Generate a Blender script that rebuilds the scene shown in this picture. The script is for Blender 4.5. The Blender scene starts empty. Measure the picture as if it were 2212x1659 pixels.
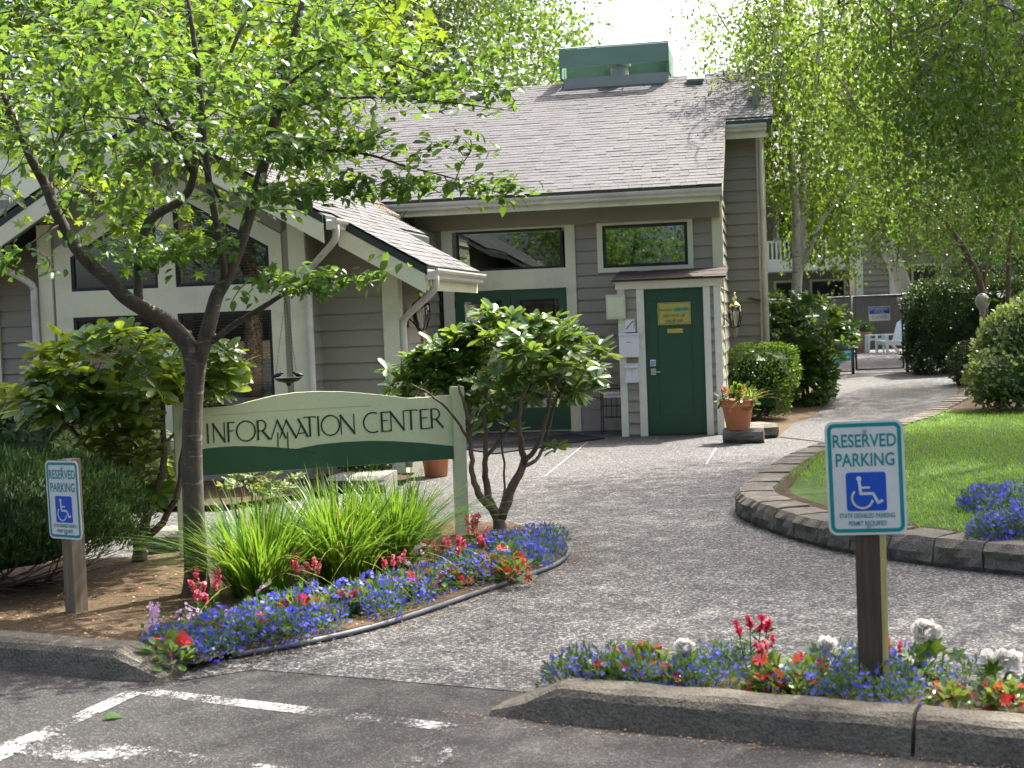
import bpy, math, random
import numpy as np
from mathutils import Vector, Matrix

# ------------------------------------------------------------------ camera, world, sun, exposure
FPX, EYE, ROLL, PITCH = 3000.0, 1.65, 0.038, math.atan(139 / 3000)   # in pixels of a 2212 x 1659 frame
scn = bpy.context.scene
_R0 = Vector((1, 0, 0)); _F = Vector((0, math.cos(PITCH), -math.sin(PITCH))); _U0 = Vector((0, math.sin(PITCH), math.cos(PITCH)))
_R = _R0 * math.cos(ROLL) - _U0 * math.sin(ROLL); _U = _R0 * math.sin(ROLL) + _U0 * math.cos(ROLL)
CAM = Vector((0, 0, EYE))
cd = bpy.data.cameras.new('camera'); cam = bpy.data.objects.new('camera', cd); scn.collection.objects.link(cam)
cam.matrix_world = Matrix(((_R.x, _U.x, -_F.x, 0), (_R.y, _U.y, -_F.y, 0), (_R.z, _U.z, -_F.z, EYE), (0, 0, 0, 1)))
cd.sensor_width = 36; cd.lens = 36 * FPX / 2212; cd.clip_end = 500; cd.clip_start = .05
cd.dof.use_dof = True; cd.dof.focus_distance = 11.5; cd.dof.aperture_fstop = 4.5
scn.camera = cam
SUN_AZ, SUN_EL = math.radians(47), math.radians(56)      # azimuth measured from +Y towards +X
world = bpy.data.worlds.new('World'); scn.world = world; world.use_nodes = True
wn = world.node_tree; sky = wn.nodes.new('ShaderNodeTexSky'); sky.sky_type = 'NISHITA'; sky.sun_disc = False
sky.sun_elevation = SUN_EL; sky.sun_rotation = SUN_AZ; sky.dust_density = 7.0; sky.air_density = 0.6; sky.ozone_density = 0.0
bg = wn.nodes['Background']; bg.inputs[1].default_value = 0.15; wn.links.new(sky.outputs[0], bg.inputs[0])
sl = bpy.data.lights.new('sun', 'SUN'); sun = bpy.data.objects.new('sun', sl); scn.collection.objects.link(sun)
sl.energy = 3.9; sl.angle = math.radians(.53); sl.color = (1, .95, .86)
SUNV = Vector((math.sin(SUN_AZ) * math.cos(SUN_EL), math.cos(SUN_AZ) * math.cos(SUN_EL), math.sin(SUN_EL)))
sun.rotation_euler = SUNV.to_track_quat('Z', 'Y').to_euler()
scn.view_settings.view_transform = 'Standard'; scn.view_settings.look = 'None'; scn.view_settings.exposure = 1.72; scn.view_settings.gamma = 1
scn.cycles.use_denoising = True; scn.cycles.max_bounces = 6; scn.cycles.diffuse_bounces = 3; scn.cycles.transparent_max_bounces = 10
scn.cycles.caustics_reflective = False; scn.cycles.caustics_refractive = False; scn.cycles.sample_clamp_indirect = 6

# ------------------------------------------------------------------ helpers
rng = random.Random(7); nr = np.random.default_rng(11)
COL = scn.collection
def ray(x, y): return (_F * FPX + _R * (x - 1106) - _U * (y - 829.5)).normalized()
def gz(x, y, z=0.02):
    d = ray(x, y); return CAM + d * ((z - EYE) / d.z)
def atY(x, y, Y):
    d = ray(x, y); return CAM + d * (Y / d.y)
PH = math.radians(10.5); UA = Vector((math.cos(PH), -math.sin(PH), 0)); DA = Vector((math.sin(PH), math.cos(PH), 0)); UP = Vector((0, 0, 1))
P0 = gz(1400.6, 939, .02); P0.z = 0
def B(a, b, z): return P0 + UA * a + DA * b + UP * z      # clubhouse frame: a along the front, b into it
class MB:
    def __init__(s): s.v = []; s.f = []; s.sm = False
    def add(s, vs, fs):
        n = len(s.v); s.v += [tuple(v) for v in vs]; s.f += [tuple(n + i for i in f) for f in fs]
    def obox(s, o, x, y, z):
        o, x, y, z = Vector(o), Vector(x), Vector(y), Vector(z)
        s.add([o, o + x, o + x + y, o + y, o + z, o + x + z, o + x + y + z, o + y + z],
              [(0, 3, 2, 1), (4, 5, 6, 7), (0, 1, 5, 4), (1, 2, 6, 5), (2, 3, 7, 6), (3, 0, 4, 7)] if x.cross(y).dot(z) > 0 else
              [(0, 1, 2, 3), (4, 7, 6, 5), (0, 4, 5, 1), (1, 5, 6, 2), (2, 6, 7, 3), (3, 7, 4, 0)])
        return s
    def box(s, x0, x1, y0, y1, z0, z1): return s.obox((x0, y0, z0), (x1 - x0, 0, 0), (0, y1 - y0, 0), (0, 0, z1 - z0))
    def fb(s, a0, a1, b0, b1, z0, z1): return s.obox(B(a0, b0, z0), UA * (a1 - a0), DA * (b1 - b0), UP * (z1 - z0))
    def prism(s, poly, d):            # planar polygon (3D points) extruded by vector d
        poly = [Vector(p) for p in poly]; d = Vector(d); n = len(poly)
        nrm = sum(((poly[i] - poly[0]).cross(poly[(i + 1) % n] - poly[0]) for i in range(n)), Vector())
        if nrm.dot(d) > 0: poly = poly[::-1]
        s.add(poly + [p + d for p in poly], [tuple(range(n)), tuple(range(2 * n - 1, n - 1, -1))] + [(i, i + n, (i + 1) % n + n, (i + 1) % n) for i in range(n)])
        return s
    def tube(s, pts, rad, seg=8, cap=True):
        pts = [Vector(p) for p in pts]; n = len(pts)
        if not hasattr(rad, '__len__'): rad = [rad] * n
        t = (pts[1] - pts[0]).normalized(); nn = t.orthogonal().normalized(); base = len(s.v)
        for i in range(n):
            t2 = (pts[min(i + 1, n - 1)] - pts[max(i - 1, 0)]).normalized()
            nn = (nn - t2 * nn.dot(t2)).normalized(); bb = t2.cross(nn)
            for k in range(seg):
                an = 2 * math.pi * k / seg; q = pts[i] + (nn * math.cos(an) + bb * math.sin(an)) * rad[i]; s.v.append(tuple(q))
        for i in range(n - 1):
            for k in range(seg):
                k2 = (k + 1) % seg; s.f.append((base + i * seg + k, base + i * seg + k2, base + (i + 1) * seg + k2, base + (i + 1) * seg + k))
        if cap: s.f.append(tuple(base + k for k in range(seg))[::-1]); s.f.append(tuple(base + (n - 1) * seg + k for k in range(seg)))
        return s
    def lathe(s, o, prof, seg=20, axis=None):
        o = Vector(o); base = len(s.v); m = len(prof)
        for r, h in prof:
            for k in range(seg):
                an = 2 * math.pi * k / seg; s.v.append((o.x + r * math.cos(an), o.y + r * math.sin(an), o.z + h))
        for i in range(m - 1):
            for k in range(seg):
                k2 = (k + 1) % seg; s.f.append((base + i * seg + k, base + i * seg + k2, base + (i + 1) * seg + k2, base + (i + 1) * seg + k))
        s.f.append(tuple(base + k for k in range(seg))[::-1]); s.f.append(tuple(base + (m - 1) * seg + k for k in range(seg)))
        return s
    def build(s, name, mat, parent=None, origin=None, smooth=False, bevel=0):
        me = bpy.data.meshes.new(name)
        o = Vector(origin) if origin is not None else Vector((0, 0, 0))
        me.from_pydata([(v[0] - o.x, v[1] - o.y, v[2] - o.z) for v in s.v], [], s.f)
        return fin(name, me, mat, parent, o, smooth, bevel)
def fin(name, me, mat, parent, o, smooth=False, bevel=0):
    me.materials.append(mat if not isinstance(mat, str) else M[mat])
    if smooth: me.polygons.foreach_set('use_smooth', [True] * len(me.polygons))
    ob = bpy.data.objects.new(name, me); COL.objects.link(ob); ob.location = o
    if bevel:
        b = ob.modifiers.new('bevel', 'BEVEL'); b.width = bevel; b.segments = 2; b.limit_method = 'ANGLE'
    if parent is not None: par(ob, parent)
    return ob
def par(ob, parent):
    ob.parent = parent
    ob.matrix_parent_inverse = Matrix.Translation(-Vector(WLOC.get(parent.name, (0, 0, 0))))
WLOC = {}
def thing(name, loc, label, cat, group=None):
    o = bpy.data.objects.new(name, None); COL.objects.link(o); o.location = loc; o.empty_display_size = .1
    WLOC[o.name] = tuple(loc); return tag(o, label, cat, group)
def tag(o, label, cat, group=None, kind=None):
    if label: o['label'] = label
    if cat: o['category'] = cat
    if group: o['group'] = group
    if kind: o['kind'] = kind
    return o
def structure(o): o['kind'] = 'structure'; return o
def stuff(o): o['kind'] = 'stuff'; return o
def inst(tv, tf, Ms, Ts, name, mat, parent=None, origin=(0, 0, 0), flat=False):   # many transformed copies of a triangle template as one mesh
    tv = np.asarray(tv, float); tf = np.asarray(tf, int); k = len(Ts); nv = len(tv)
    V = np.einsum('kij,nj->kni', np.asarray(Ms), tv) + np.asarray(Ts)[:, None, :] - np.asarray(origin)[None, None, :]
    Fc = (tf[None] + (np.arange(k) * nv)[:, None, None]).reshape(-1, tf.shape[1])
    me = bpy.data.meshes.new(name); me.vertices.add(k * nv); me.vertices.foreach_set('co', V.reshape(-1).astype(np.float32))
    nf = len(Fc); w = tf.shape[1]; me.loops.add(nf * w); me.loops.foreach_set('vertex_index', Fc.reshape(-1).astype(np.int32))
    me.polygons.add(nf); me.polygons.foreach_set('loop_start', (np.arange(nf) * w).astype(np.int32))
    if flat: me.polygons.foreach_set('use_smooth', [False] * nf)
    me.update(calc_edges=True); return fin(name, me, mat, parent, Vector(origin))
def frames(D, N, S):   # rotation*scale matrices: y along D, z near N, size S (k,) or (k,3)
    D = D / np.linalg.norm(D, axis=1, keepdims=True); X = np.cross(D, N); X /= (np.linalg.norm(X, axis=1, keepdims=True) + 1e-9); Z = np.cross(X, D)
    Mx = np.stack([X, D, Z], axis=2); S = np.asarray(S); S = S[:, None] * np.ones((1, 3)) if S.ndim == 1 else S
    return Mx * S[:, None, :]
def catmull(pts, sub=4):
    P = [Vector(p) for p in pts]; P = [P[0] * 2 - P[1]] + P + [P[-1] * 2 - P[-2]]; out = []
    for i in range(1, len(P) - 2):
        for k in range(sub):
            t = k / sub; a, b, c, d = P[i - 1:i + 3]
            out.append(.5 * ((2 * b) + (c - a) * t + (2 * a - 5 * b + 4 * c - d) * t * t + (3 * b - a - 3 * c + d) * t ** 3))
    out.append(P[-2]); return out
def lerp_rad(r, n): return list(np.interp(np.linspace(0, 1, n), np.linspace(0, 1, len(r)), r))

# ------------------------------------------------------------------ materials
M = {}
def nodes(name):
    m = bpy.data.materials.new(name); m.use_nodes = True; t = m.node_tree; M[name] = m
    return m, t, t.nodes, t.links, t.nodes['Principled BSDF']
def noise(t, sc, det=4, ro=.55, vec=None):
    n = t.nodes.new('ShaderNodeTexNoise'); n.inputs['Scale'].default_value = sc; n.inputs['Detail'].default_value = det; n.inputs['Roughness'].default_value = ro
    if vec is None:
        g = t.nodes.new('ShaderNodeNewGeometry'); vec = g.outputs['Position']
    t.links.new(vec, n.inputs['Vector']); return n
def ramp(t, fac, stops):
    r = t.nodes.new('ShaderNodeValToRGB'); e = r.color_ramp.elements
    while len(e) < len(stops): e.new(.5)
    for i, (p, c) in enumerate(stops): e[i].position = p; e[i].color = (*c, 1) if len(c) == 3 else c
    t.links.new(fac, r.inputs[0]); return r
def mixc(t, fac, a, b, mode='MIX'):
    n = t.nodes.new('ShaderNodeMix'); n.data_type = 'RGBA'; n.blend_type = mode
    for s, v in ((0, fac), (6, a), (7, b)):
        if isinstance(v, (int, float)): n.inputs[s].default_value = v
        elif isinstance(v, tuple): n.inputs[s].default_value = (*v, 1)
        else: t.links.new(v, n.inputs[s])
    return n.outputs[2]
def bump(t, h, st, dist=.01):
    b = t.nodes.new('ShaderNodeBump'); b.inputs['Strength'].default_value = st; b.inputs['Distance'].default_value = dist
    t.links.new(h, b.inputs['Height']); t.links.new(b.outputs[0], t.nodes['Principled BSDF'].inputs['Normal'])
def rnd(t):
    o = t.nodes.new('ShaderNodeObjectInfo'); g = t.nodes.new('ShaderNodeNewGeometry'); a = t.nodes.new('ShaderNodeMath'); a.operation = 'ADD'
    t.links.new(o.outputs['Random'], a.inputs[0]); t.links.new(g.outputs['Random Per Island'], a.inputs[1])
    f = t.nodes.new('ShaderNodeMath'); f.operation = 'FRACT'; t.links.new(a.outputs[0], f.inputs[0]); return f.outputs[0]
def paint(name, col, rough=.55, var=.12, sc=3.0, dirt=0, bmp=.15, spec=.4):     # painted or plain surface with uneven tone
    m, t, N, L, p = nodes(name); n1 = noise(t, sc, 5); n2 = noise(t, sc * 22, 3)
    d = tuple(c * (1 - var * 1.6) for c in col); l = tuple(min(1, c * (1 + var)) for c in col)
    c = ramp(t, n1.outputs[0], [(.25, d), (.75, l)]).outputs[0]
    c = mixc(t, .18, c, ramp(t, n2.outputs[0], [(.3, tuple(x * .7 for x in col)), (.7, l)]).outputs[0])
    if dirt:
        n3 = noise(t, 1.3, 6, .7); c = mixc(t, ramp(t, n3.outputs[0], [(.5, (0, 0, 0)), (.75, (dirt,) * 3)]).outputs[0], c, (.1, .09, .07))
    L.new(c, p.inputs['Base Color']); p.inputs['Roughness'].default_value = rough; p.inputs['Specular IOR Level'].default_value = spec
    if bmp: bump(t, n2.outputs[0], bmp, .003)
    return m
def metal(name, col, rough=.3):
    m, t, N, L, p = nodes(name); n = noise(t, 30, 4); L.new(ramp(t, n.outputs[0], [(.3, tuple(c * .75 for c in col)), (.7, col)]).outputs[0], p.inputs['Base Color'])
    p.inputs['Metallic'].default_value = 1; p.inputs['Roughness'].default_value = rough
def leafm(name, cols, tr, rough=.42, tfac=.42, spec=.45):  # foliage: reflected and transmitted light, tone differs from leaf to leaf
    m, t, N, L, p = nodes(name); k = rnd(t)
    c = ramp(t, k, [(i / max(1, len(cols) - 1), c) for i, c in enumerate(cols)]).outputs[0]
    L.new(c, p.inputs['Base Color']); p.inputs['Roughness'].default_value = rough; p.inputs['Specular IOR Level'].default_value = spec
    ts = N.new('ShaderNodeBsdfTranslucent'); L.new(mixc(t, .35, c, tr), ts.inputs['Color'])
    c2 = mixc(t, 1.0, c, tr, 'MIX'); L.new(mixc(t, .5, c2, c), ts.inputs['Color'])
    mx = N.new('ShaderNodeMixShader'); mx.inputs[0].default_value = tfac; L.new(p.outputs[0], mx.inputs[1]); L.new(ts.outputs[0], mx.inputs[2])
    L.new(mx.outputs[0], N['Material Output'].inputs[0])
paint('siding', (.31, .292, .232), .6, .08, 2.2, 0, .1)
paint('wall_core', (.24, .23, .20), .7)
paint('trim', (.72, .73, .52), .5, .06, 2.0, .25)
paint('trim_white', (.76, .77, .66), .5, .06, 2.0, .25)
paint('gutter', (.62, .60, .53), .4, .1, 3.0, .4)
paint('door_green', (.024, .085, .047), .4, .1, 2.5)
paint('sign_pale', (.63, .69, .46), .45, .05, 2.0, .1)
paint('sign_green', (.03, .10, .05), .4, .1, 3.0)
paint('letter_green', (.015, .05, .035), .5, .2, 20)
paint('fascia_dark', (.03, .045, .035), .7, .2)
paint('roof_screen', (.17, .30, .235), .5, .1, 1.5, .2)
paint('flashing', (.30, .34, .32), .4, .1)
paint('soffit', (.30, .285, .23), .7, .06)
paint('black_frame', (.012, .012, .014), .35, .2)
paint('blind', (.20, .20, .18), .5, .1)
paint('unlit_interior', (.03, .03, .03), .8, .3)  # near-black, paints the darkness of unlit rooms behind the glass
paint('white_plastic', (.72, .74, .78), .35, .05)
paint('cream_plastic', (.55, .56, .45), .4, .06, 4)
paint('paper', (.78, .78, .8), .7, .03)
paint('rubber', (.02, .02, .021), .7, .3, 8)
paint('black_iron', (.015, .015, .016), .45, .3, 20)
paint('mat_black', (.012, .013, .017), .9, .4, 30)
paint('terracotta', (.50, .19, .085), .7, .12, 4, .15)
paint('resin_white', (.75, .8, .82), .35, .04)
paint('sign_white', (.80, .82, .80), .35, .04, 3, .05)
paint('sign_teal', (.0, .30, .30), .35, .05)
paint('sign_blue', (.008, .10, .58), .35, .05)
paint('decal_red', (.6, .08, .05), .5)
paint('key_teal', (.02, .30, .24), .4)
paint('concrete_found', (.36, .34, .31), .8, .15, 4, .3)
paint('pipe_grey', (.10, .115, .13), .5, .25, 10, .2)
metal('brass', (.85, .74, .3), .22); metal('brass_dark', (.30, .2, .09), .35); metal('steel', (.6, .6, .6), .3); metal('galv', (.16, .17, .18), .5)
def wood(name, col, axis=2):
    m, t, N, L, p = nodes(name); g = N.new('ShaderNodeNewGeometry'); mp = N.new('ShaderNodeMapping'); sc = [55, 55, 55]; sc[axis] = 2.5
    mp.inputs['Scale'].default_value = sc; L.new(g.outputs['Position'], mp.inputs['Vector']); n = noise(t, 1, 6, .6, mp.outputs[0])
    c = ramp(t, n.outputs[0], [(.3, tuple(x * .55 for x in col)), (.7, tuple(x * 1.25 for x in col))]).outputs[0]; n2 = noise(t, 3, 4)
    L.new(mixc(t, ramp(t, n2.outputs[0], [(.45, (0, 0, 0)), (.8, (.5, .5, .5))]).outputs[0], c, tuple(x * .6 for x in col)), p.inputs['Base Color'])
    p.inputs['Roughness'].default_value = .8; bump(t, n.outputs[0], .4, .004)
wood('post_brown', (.095, .068, .048)); wood('post_grey', (.20, .16, .11)); wood('post_yellow', (.62, .52, .2)); wood('fence_wood', (.10, .085, .07))
def stone(name, dark, light, sc=14, bmp=.6, moss=0):
    m, t, N, L, p = nodes(name); n = noise(t, sc, 8, .7); n2 = noise(t, sc * 9, 3, .6)
    c = ramp(t, n.outputs[0], [(.3, dark), (.7, light)]).outputs[0]; c = mixc(t, .35, c, ramp(t, n2.outputs[0], [(.35, tuple(x * .5 for x in dark)), (.68, tuple(min(1, x * 1.35) for x in light))]).outputs[0])
    if moss:
        n3 = noise(t, 2.5, 5, .7); c = mixc(t, ramp(t, n3.outputs[0], [(.5, (0, 0, 0)), (.68, (moss,) * 3)]).outputs[0], c, (.10, .12, .025))
    L.new(c, p.inputs['Base Color']); p.inputs['Roughness'].default_value = .9; p.inputs['Specular IOR Level'].default_value = .25
    a = N.new('ShaderNodeMath'); a.operation = 'ADD'; L.new(n.outputs[0], a.inputs[0]); L.new(n2.outputs[0], a.inputs[1]); bump(t, a.outputs[0], bmp, .012)
stone('kerb_concrete', (.072, .066, .055), (.2, .184, .148), 8, .9)
stone('block_stone', (.10, .092, .076), (.27, .25, .21), 11, 1.0, .2)
stone('boulder', (.13, .125, .11), (.3, .29, .265), 5, .8, .2)
stone('chips', (.3, .26, .2), (.6, .55, .45), 30, .3)
stone('bark_bed', (.045, .03, .018), (.20, .14, .085), 22, 1.0)
stone('soil', (.03, .022, .014), (.12, .085, .05), 18, 1.0, .15)
stone('deck', (.17, .155, .15), (.27, .25, .245), 3, .2)
def aggregate(name, lo, hi, sc, spk=1.7):
    m, t, N, L, p = nodes(name); g = N.new('ShaderNodeNewGeometry'); v = N.new('ShaderNodeTexVoronoi'); v.inputs['Scale'].default_value = sc; L.new(g.outputs['Position'], v.inputs['Vector'])
    sp = N.new('ShaderNodeSeparateColor'); L.new(v.outputs['Color'], sp.inputs[0])
    c = ramp(t, sp.outputs[0], [(0, lo), (.5, tuple(a + (b - a) * .32 for a, b in zip(lo, hi))), (.8, hi), (.93, tuple(min(1, x * spk) for x in hi))]).outputs[0]
    d = ramp(t, v.outputs['Distance'], [(.35, (1, 1, 1)), (.75, (.35, .34, .33))]).outputs[0]; c = mixc(t, .8, c, d, 'MULTIPLY')
    n = noise(t, .9, 6, .65); c = mixc(t, .32, c, ramp(t, n.outputs[0], [(.3, (.55, .54, .52)), (.7, (1.2, 1.19, 1.17))]).outputs[0], 'MULTIPLY')
    ns = noise(t, .55, 7, .72); c = mixc(t, .35, c, ramp(t, ns.outputs[0], [(.30, (.62, .6, .57)), (.40, (1, 1, 1)), (.62, (1, 1, 1)), (.72, (.74, .73, .7))]).outputs[0], 'MULTIPLY')
    L.new(c, p.inputs['Base Color']); p.inputs['Roughness'].default_value = .75; p.inputs['Specular IOR Level'].default_value = .35
    iv = N.new('ShaderNodeMath'); iv.operation = 'SUBTRACT'; iv.inputs[0].default_value = 1; L.new(v.outputs['Distance'], iv.inputs[1]); bump(t, iv.outputs[0], .6, .006)
aggregate('aggregate', (.023, .025, .029), (.172, .172, .168), 80)
aggregate('asphalt', (.028, .028, .030), (.052, .051, .049), 120, 2.1)
def wornpaint(name, k):
    m, t, N, L, p = nodes(name); n = noise(t, 55, 6, .75); n2 = noise(t, 3.2, 4, .6); a = N.new('ShaderNodeMath'); a.operation = 'MULTIPLY_ADD'
    L.new(n.outputs[0], a.inputs[0]); a.inputs[1].default_value = .7; s = N.new('ShaderNodeMath'); s.operation = 'MULTIPLY'; L.new(n2.outputs[0], s.inputs[0]); s.inputs[1].default_value = .6; L.new(s.outputs[0], a.inputs[2])
    tr = N.new('ShaderNodeBsdfTransparent'); mx = N.new('ShaderNodeMixShader'); L.new(ramp(t, a.outputs[0], [(.56 + k, (0, 0, 0)), (.68 + k, (.85, .85, .85))]).outputs[0], mx.inputs[0])
    L.new(tr.outputs[0], mx.inputs[1]); L.new(p.outputs[0], mx.inputs[2]); L.new(mx.outputs[0], N['Material Output'].inputs[0])
    p.inputs['Base Color'].default_value = (.5, .5, .49, 1); p.inputs['Roughness'].default_value = .7
wornpaint('road_paint', .065); wornpaint('road_paint_worn', .115)
def shingles():
    m, t, N, L, p = nodes('shingle'); k = rnd(t); n = noise(t, 90, 3, .6); n2 = noise(t, .7, 4)
    c = ramp(t, k, [(0, (.068, .070, .076)), (.5, (.080, .082, .088)), (1, (.095, .097, .103))]).outputs[0]
    c = mixc(t, .5, c, ramp(t, n.outputs[0], [(.3, (.6, .6, .6)), (.7, (1.25, 1.25, 1.25))]).outputs[0], 'MULTIPLY')
    L.new(mixc(t, .3, c, ramp(t, n2.outputs[0], [(.35, (.75, .75, .75)), (.65, (1.1, 1.08, 1.05))]).outputs[0], 'MULTIPLY'), p.inputs['Base Color'])
    p.inputs['Roughness'].default_value = .75; p.inputs['Specular IOR Level'].default_value = .35; bump(t, n.outputs[0], .5, .004)
shingles()
def glass(name, tint=(.75, .8, .78), base=.09):
    m, t, N, L, p = nodes(name); N.remove(p); gl = N.new('ShaderNodeBsdfGlossy'); gl.inputs['Roughness'].default_value = .015; gl.inputs['Color'].default_value = (.9, .95, .9, 1)
    tr = N.new('ShaderNodeBsdfTransparent'); tr.inputs[0].default_value = (*tint, 1); fr = N.new('ShaderNodeFresnel'); fr.inputs[0].default_value = 1.5
    a = N.new('ShaderNodeMath'); a.operation = 'ADD'; a.inputs[1].default_value = base; L.new(fr.outputs[0], a.inputs[0]); mx = N.new('ShaderNodeMixShader')
    L.new(a.outputs[0], mx.inputs[0]); L.new(tr.outputs[0], mx.inputs[1]); L.new(gl.outputs[0], mx.inputs[2]); L.new(mx.outputs[0], N['Material Output'].inputs[0])
glass('glass'); glass('glass_mirror', (.35, .38, .36), .28); glass('lamp_glass', (.9, .9, .88), .06)
def barkm(name, lo, hi, marks=None):
    m, t, N, L, p = nodes(name); g = N.new('ShaderNodeNewGeometry'); mp = N.new('ShaderNodeMapping'); mp.inputs['Scale'].default_value = (22, 22, 5); L.new(g.outputs['Position'], mp.inputs['Vector'])
    n = noise(t, 1, 8, .7, mp.outputs[0]); c = ramp(t, n.outputs[0], [(.3, lo), (.72, hi)]).outputs[0]
    mp2 = N.new('ShaderNodeMapping'); mp2.inputs['Scale'].default_value = (9, 9, 42) if marks else (6, 6, 3); L.new(g.outputs['Position'], mp2.inputs['Vector']); n2 = noise(t, 1, 3, .5, mp2.outputs[0])
    c = mixc(t, ramp(t, n2.outputs[0], [(.60, (0, 0, 0)), (.68, (.8, .8, .8))]).outputs[0], c, marks or tuple(x * .7 for x in lo))
    L.new(c, p.inputs['Base Color']); p.inputs['Roughness'].default_value = .8; bump(t, n.outputs[0], .7, .012)
barkm('bark_cherry', (.030, .024, .018), (.105, .085, .065), (.20, .18, .145)); barkm('bark_brown', (.05, .034, .022), (.16, .115, .075)); barkm('bark_birch', (.40, .37, .32), (.70, .67, .60), (.05, .045, .04)); barkm('bark_red', (.12, .06, .03), (.28, .15, .07))
leafm('leaf_cherry', [(.025, .085, .02), (.04, .12, .025), (.065, .165, .03)], (.34, .52, .05), .36, .42)
leafm('leaf_rhodo', [(.028, .085, .022), (.045, .125, .028), (.085, .19, .045), (.14, .25, .06)], (.48, .62, .06), .24, .32, .6)
leafm('leaf_rhodo_old', [(.028, .085, .018), (.05, .13, .022), (.10, .18, .025), (.035, .10, .02)], (.48, .60, .03), .3, .42, .45)
leafm('leaf_birch', [(.016, .05, .012), (.035, .095, .018), (.08, .17, .03)], (.40, .58, .06), .34, .5, .45)
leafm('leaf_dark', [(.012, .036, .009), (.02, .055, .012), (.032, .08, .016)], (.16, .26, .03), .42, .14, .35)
leafm('leaf_green', [(.014, .05, .011), (.03, .095, .015), (.065, .16, .022)], (.30, .46, .03), .38, .38, .4)
leafm('leaf_pine', [(.035, .07, .022), (.05, .09, .028), (.07, .11, .03)], (.22, .28, .06), .5, .3)
leafm('leaf_maple', [(.05, .125, .015), (.08, .18, .02), (.11, .22, .03)], (.45, .58, .03), .4, .5)
leafm('leaf_var', [(.06, .12, .03), (.10, .18, .05), (.25, .30, .16), (.14, .2, .05)], (.4, .5, .08), .5, .35, .3)
leafm('blade', [(.03, .11, .012), (.05, .16, .015), (.085, .22, .022), (.14, .26, .035)], (.32, .5, .03), .36, .42)
leafm('blade_yellow', [(.3, .32, .05), (.4, .4, .1), (.2, .28, .04)], (.5, .5, .1), .4, .4)
leafm('lawn_blade', [(.11, .30, .012), (.16, .38, .018), (.21, .42, .025)], (.55, .75, .03), .5, .42)
leafm('needle', [(.012, .035, .012), (.02, .055, .016), (.038, .08, .02)], (.12, .2, .04), .55, .2, .25)
leafm('lobelia', [(.05, .05, .55), (.09, .09, .75), (.17, .16, .85), (.07, .06, .65)], (.12, .14, .95), .5, .35)
leafm('lobelia_leaf', [(.04, .10, .025), (.06, .15, .03), (.1, .2, .05)], (.25, .4, .05), .5, .35)
leafm('petal_red', [(.45, .012, .015), (.6, .02, .02), (.7, .05, .03)], (.9, .05, .04), .5, .35)
leafm('petal_pink', [(.65, .06, .14), (.75, .12, .2), (.8, .28, .34)], (.95, .25, .3), .5, .35)
leafm('petal_lilac', [(.55, .34, .6), (.65, .42, .68), (.7, .5, .7)], (.8, .5, .8), .5, .35)
leafm('petal_white', [(.8, .8, .78), (.82, .8, .74), (.78, .76, .74)], (.9, .9, .85), .5, .3)
leafm('litter', [(.22, .12, .05), (.35, .22, .1), (.15, .08, .04), (.45, .33, .16)], (.4, .2, .05), .7, .2)
m, t, N, L, p = nodes('water'); p.inputs['Base Color'].default_value = (.02, .36, .5, 1); p.inputs['Roughness'].default_value = .05; _n = noise(t, 6, 2); bump(t, _n.outputs[0], .15, .03)
paint('closet_shingle', (.055, .042, .034), .85, .35, 12)
stone('lawn_ground', (.03, .06, .012), (.08, .15, .03), 12, .6)
paint('sign_seam', (.38, .46, .31), .6)
paint('globe_grey', (.30, .30, .27), .4, .1)
leafm('petal_crimson', [(.55, .015, .06), (.66, .04, .12), (.7, .08, .14)], (.9, .1, .15), .5, .35)
# ------------------------------------------------------------------ ground
def sheet(name, poly, z, mat):
    mb = MB(); mb.add([(x, y, z) for x, y in poly], [tuple(range(len(poly)))]); o = mb.build(name, mat)
    if o.data.polygons[0].normal.z < 0: o.data.flip_normals()
    return structure(o)
sheet('ground', [(-150, -150), (150, -150), (150, 200), (-150, 200)], -.06, 'soil')
KD = Vector((.904, -.427, 0)); KN = Vector((.427, .904, 0)); K0 = gz(330, 1478, 0)
def K(s, n, z=0): q = K0 + KD * s + KN * n; return Vector((q.x, q.y, z))
ap = [(-1.30, 6.67), (-.6, 6.36), (0.02, 6.07)]
kb = lambda s: (K(s, .1).x, K(s, .1).y)
sheet('parking_lot', [(-40, -40), (40, -40), kb(40), kb(1.95), (.25, 6.35), (-.55, 6.7), (-1.25, 7.0), kb(-.2), kb(-40)], 0, 'asphalt')
kb2 = lambda s: (K(s, .101).x, K(s, .101).y)
sheet('entry_path', [kb2(-13), kb2(.1), ap[0], ap[1], ap[2], kb2(1.9), kb2(12), (12, 21), (-14, 23)], .003, 'aggregate')
# painted bay lines
def strip(name, pts, w, mat, z=.004):
    a, b = Vector(pts[0]), Vector(pts[1]); d = (b - a).normalized(); n = Vector((-d.y, d.x, 0)) * (w / 2)
    mb = MB(); mb.add([(*(p.xy), z) for p in (a - n, b - n, b + n, a + n)], [(0, 1, 2, 3)]); return structure(mb.build(name, mat))
l0, l1, l2 = gz(318, 1496, 0), gz(1035, 1580, 0), gz(-60, 1660, 0)
strip('bay_line', (l0, l1), .10, 'road_paint'); strip('bay_line', (gz(290, 1497, 0), gz(110, 1580, 0)), .10, 'road_paint', .006); strip('bay_line', (gz(108, 1581, 0), l2), .12, 'road_paint_worn', .006)
strip('bay_line', (gz(30, 1600, 0), gz(600, 1690, 0)), .26, 'road_paint_worn', .008); strip('bay_line', (gz(1000, 1583, 0), gz(860, 1690, 0)), .16, 'road_paint_worn', .008)
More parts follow.
